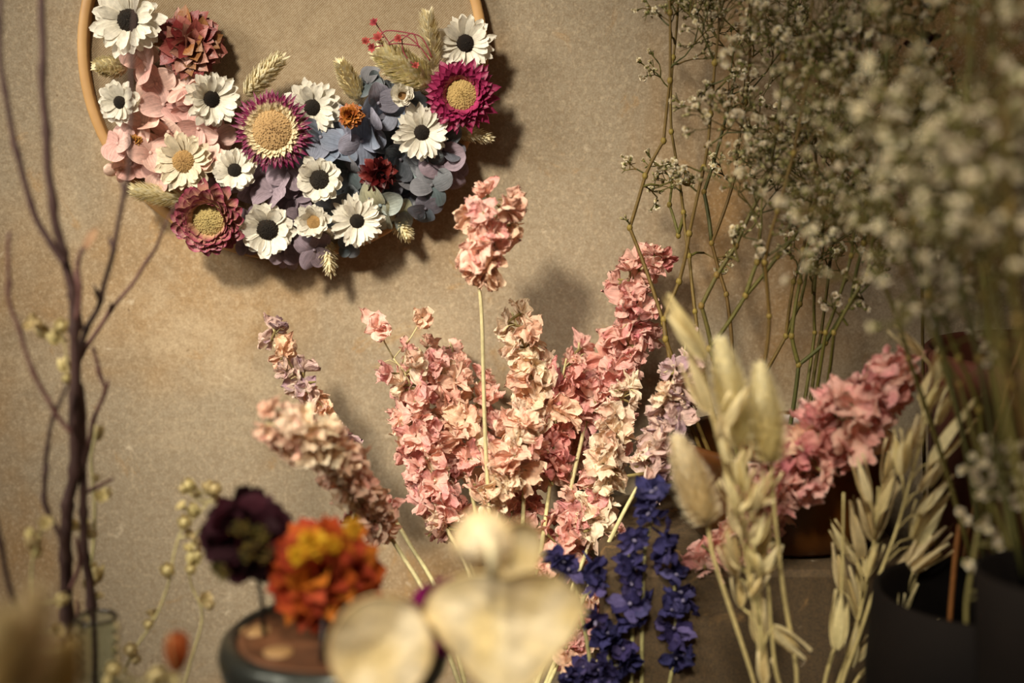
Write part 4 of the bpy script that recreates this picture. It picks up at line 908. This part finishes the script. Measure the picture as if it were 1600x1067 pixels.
gyp("baby's breath stem with a dark twisted joint near the slanting larkspur", [[pb(1250), (1232, 680, -.09), (1248, 570, -.09), (1290, 535, -.09), (1330, 470, -.1), (1350, 380, -.11), (1370, 270, -.12), (1385, 140, -.13), (1390, 0, -.13)], [(1248, 570, -.09), (1237, 525, -.09), (1250, 440, -.09), (1262, 380, -.09)]],
    [(1330, 470, -.1, .3, .4, .010, 4), (1345, 400, -.11, -.4, .5, .011, 4), (1360, 320, -.115, .4, .5, .013, 4), (1370, 240, -.12, -.5, .5, .013, 4), (1380, 150, -.13, .5, .5, .013, 4), (1388, 60, -.13, -.4, .5, .013, 4), (1262, 380, -.09, .2, .5, .010, 4)], 1.1, .0013)
for i, (bx, tx, ty, Y) in enumerate([(1255, 1275, 420, -.07), (1265, 1300, 380, -.06), (1272, 1330, 400, -.10), (1285, 1355, 430, -.12)]):
    gyp("slim baby's breath stem in the clump of upright stems above the slanting larkspur", [[pb(bx - 10), (bx, 640, -.09), (bx + 18, 520, Y), (tx, ty, Y), (tx + 25, ty - 150, Y), (tx + 30, ty - 330, Y), (tx + 40, ty - 460, Y)]],
        [(tx, ty, Y, .3, .5, .010, 4), (tx + 15, ty - 90, Y, -.4, .5, .012, 4), (tx + 25, ty - 170, Y, .5, .5, .012, 4), (tx + 30, ty - 260, Y, -.4, .5, .013, 4), (tx + 35, ty - 350, Y, .4, .5, .013, 4)], 1.05, .0011)
# nearer, blurred stems from the right
def near(label, base, mid, top, Y, n, size, L=.021, lev=3):
    m = [(base[0], base[1], Y - .01), mid + (Y,), ((mid[0] + top[0]) / 2 + U(-15, 15), (mid[1] + top[1]) / 2, Y), top + (Y,)]
    sp = []
    pts = smooth(m, 6)
    n = int(n * 1.15)
    for i in range(n):
        f = .4 + .6 * (i + .5) / n; q = pts[min(len(pts) - 1, int(f * len(pts)))]
        sp.append((q[0] + U(-8, 8), q[1], Y, random.choice((-1, 1)) * U(.3, .9), U(.1, .8), L * U(.8, 1.1), lev))
    gyp(label, [m], sp, size, .0013, "blurred baby's breath sprigs filling the right edge", pbud=.1, dn=.5)
NL = "blurred foreground baby's breath sprig in the dense mass at the right edge"
for (b, m, tp_, Y, n) in [((1560, 900), (1470, 560), (1400, 130), -.22, 6), ((1600, 900), (1530, 560), (1440, 60), -.27, 6), ((1640, 900), (1570, 540), (1500, 120), -.3, 6), ((1680, 900), (1600, 540), (1570, 100), -.34, 6), ((1700, 900), (1640, 520), (1620, 80), -.3, 5),
                          ((1520, 880), (1420, 560), (1340, 330), -.2, 6), ((1590, 900), (1500, 600), (1390, 360), -.25, 6), ((1660, 900), (1580, 600), (1480, 330), -.31, 6), ((1690, 900), (1620, 620), (1560, 380), -.34, 5), ((1600, 900), (1545, 560), (1520, 10), -.24, 6)]:
    near(NL, b, m, tp_, Y, n, 1.2 if Y > -.28 else 1.3)
near("baby's breath sprig hanging lowest under the dense mass above the terracotta pot", (1560, 900), (1530, 640), (1470, 480), -.24, 3, 1.2, .008, 3)
near(NL, (1650, 900), (1590, 500), (1585, 160), -.36, 6, 1.5, .012)
near(NL, (1630, 900), (1540, 420), (1500, 200), -.33, 6, 1.4, .013)
near(NL, (1540, 900), (1450, 460), (1380, 220), -.22, 6, 1.15, .013)
# white cluster lower right
def cluster(label, stem, balls, Y, size):
    pts = [P(a, b, Y) for a, b in smooth(stem, 6)]; o = pts[0]
    t = thing('babys_breath_stem', o, label, 'dried flower', 'white clustered sprigs at lower right'); mb = MB(); mb.tube([p - o for p in pts], .0011, H('#6e6438'), 6)
    tot = 0
    for (x, y, n, sp) in balls:
        c = P(x, y, Y); b = min(pts, key=lambda q: (q - c).length + (.02 if q.z > c.z else 0))
        for i in range(n):
            if tot >= 98: break
            tot += 1
            p = c + Vector((U(-1, 1), U(-.8, .8), U(-1, 1))) * sp * S(Y); mb.tube([b - o, b.lerp(p, .5) - o, p - o], [.0005, .0004, .0003], H('#6e6438'), 4)
            add('blossom', GB[random.randrange(5)], t, p - o, face((U(-.7, .7), -1, U(-.3, .9))), size * U(.8, 1.15))
    add('stem', mb.mesh('stem', M['stem']), t)
cluster("dense white blossom cluster at the right edge below the terracotta pot", [(1600, 1130), (1590, 950), (1575, 820), (1560, 740)], [(1515, 740, 10, 16), (1550, 695, 8, 14), (1535, 725, 12, 18), (1580, 705, 12, 18), (1595, 740, 14, 20), (1560, 760, 14, 18), (1590, 785, 12, 18), (1540, 765, 8, 12)], -.26, 1.0)
cluster('thin stem with pairs of round white blossoms in the dark lower right', [(1545, 1130), (1515, 1020), (1510, 950), (1520, 880), (1528, 830)], [(1508, 806, 3, 9), (1530, 815, 3, 8), (1545, 833, 4, 9), (1563, 848, 4, 9), (1512, 882, 4, 9), (1530, 884, 4, 9), (1548, 918, 5, 12), (1552, 928, 3, 8)], -.25, 1.3)
cluster('white blossoms cut off by the lower right edge', [(1600, 1130), (1595, 1050), (1590, 960), (1595, 880)], [(1592, 905, 10, 14), (1585, 945, 5, 9), (1540, 971, 4, 8), (1595, 970, 8, 12), (1580, 1000, 6, 14), (1598, 1030, 6, 12), (1510, 600, 3, 8)][:6], -.25, 1.3)
# dark burgundy spike behind and dry stalks
mb = MB()
for i in range(70):
    p = P(1440 + U(-22, 22), -30 + i * 5, -.1 + U(-.01, .01)); 
    mb.petal(T(*p) @ RZ(U(0, 6)) @ Matrix.Rotation(U(-1, 1), 4, 'X'), .008, .006, U(0, 1.5), U(-.5, 1), .4, 'oval', H('#2a0c10'), H('#4a1418'), 5, 4, crk=.001)
o = P(1445, 800, -.085); t = thing('burgundy_spike_flower', o, "dark burgundy flower spike half hidden behind the baby's breath at top right", 'dried flower')
for i, v in enumerate(mb.v): mb.v[i] = tuple(Vector(v) - o)
add('flower_spike', mb.mesh('flower_spike', M['petal']), t)
mb = MB(); mb.tube([(0, 0, 0), P(1440, 400, -.09) - o, P(1440, -40, -.1) - o], .0009, H('#5c4a26'), 6); add('stem', mb.mesh('stem', M['stem']), t)
for i, (pts, Y, r, c, lab) in enumerate([([(1470, 1130), (1500, 920), (1520, 800), (1600, 520)], -.15, .0012, '#6e4a26', 'thin brown stalk slanting up in front of the terracotta pot'),
                                     ([(1478, 1130), (1482, 1000), (1492, 880), (1500, 820)], -.2, .0014, '#7a4c22', 'reddish brown dry stalk upright in the dark lower right'),
                                     ([(1415, 1130), (1450, 960), (1465, 840), (1480, 700)], -.17, .0012, '#5c4a26', 'brown stalk behind the oats at the right'),
                                     ([(1510, 1130), (1560, 720), (1610, 540)], -.14, .0014, '#54402a', 'grey brown stalk crossing the terracotta pot')]):
    o = P(*pts[0], Y); mb = MB(); mb.tube([P(a, b, Y) - o for a, b in smooth(pts, 6)], r, H(c), 7)
    tag(add('dry_stalk', mb.mesh('dry_stalk', M['stem']), None, o), lab, 'dried stem')
vase(P(1640, 890, -.30).x, -.30, P(1640, 895, -.3).z, .03, "dark vase beyond the right edge holding the blurred baby's breath", 'black', .9)

# ------------------------------------------------------------------ light, camera, view
def area(name, loc, target, size, energy, col):
    l = bpy.data.lights.new(name, 'AREA'); l.shape = 'RECTANGLE'; l.size = size[0]; l.size_y = size[1]; l.energy = energy; l.color = col
    o = bpy.data.objects.new(name, l); COL.objects.link(o); o.location = loc
    o.rotation_euler = (Vector(target) - Vector(loc)).to_track_quat('-Z', 'Y').to_euler(); return o
area('window_light', (-1.2, -.90, 1.0), (-.02, -.10, .33), (.5, .5), 19, (1.0, .95, .83))
def spot(name, loc, target, energy, ang, soft):
    sl = bpy.data.lights.new(name, 'SPOT'); sl.energy = energy; sl.color = (1.0, .92, .76); sl.spot_size = rad(ang); sl.spot_blend = 1.0; sl.shadow_soft_size = soft
    so = bpy.data.objects.new(name, sl); COL.objects.link(so); so.location = loc; so.rotation_euler = (Vector(target) - so.location).to_track_quat('-Z', 'Y').to_euler()
spot('ceiling_spot', (-.50, -1.10, 1.12), P(630, 500, 0), 138, 23, .09)
spot('foreground_fill', (-.02, -.74, .86), (.08, -.32, .22), 33, 46, .07)  # added fill light for the foreground flowers, no real lamp stands here
w = bpy.data.worlds.new('room'); bpy.context.scene.world = w; w.use_nodes = True
w.node_tree.nodes['Background'].inputs[0].default_value = (1.0, .84, .66, 1); w.node_tree.nodes['Background'].inputs[1].default_value = .11
cam = bpy.data.cameras.new('camera'); co = bpy.data.objects.new('camera', cam); COL.objects.link(co)
co.location = CAM; co.rotation_euler = (math.pi / 2 - PITCH, 0, 0); cam.lens = 50; cam.sensor_width = 36; cam.clip_start = .01
cam.dof.use_dof = True; cam.dof.focus_distance = .815; cam.dof.aperture_fstop = 3.2
sc = bpy.context.scene; sc.camera = co
sc.view_settings.view_transform = 'Standard'; sc.view_settings.look = 'None'; sc.view_settings.gamma = 1; sc.view_settings.exposure = 0
sc.view_settings.use_curve_mapping = False
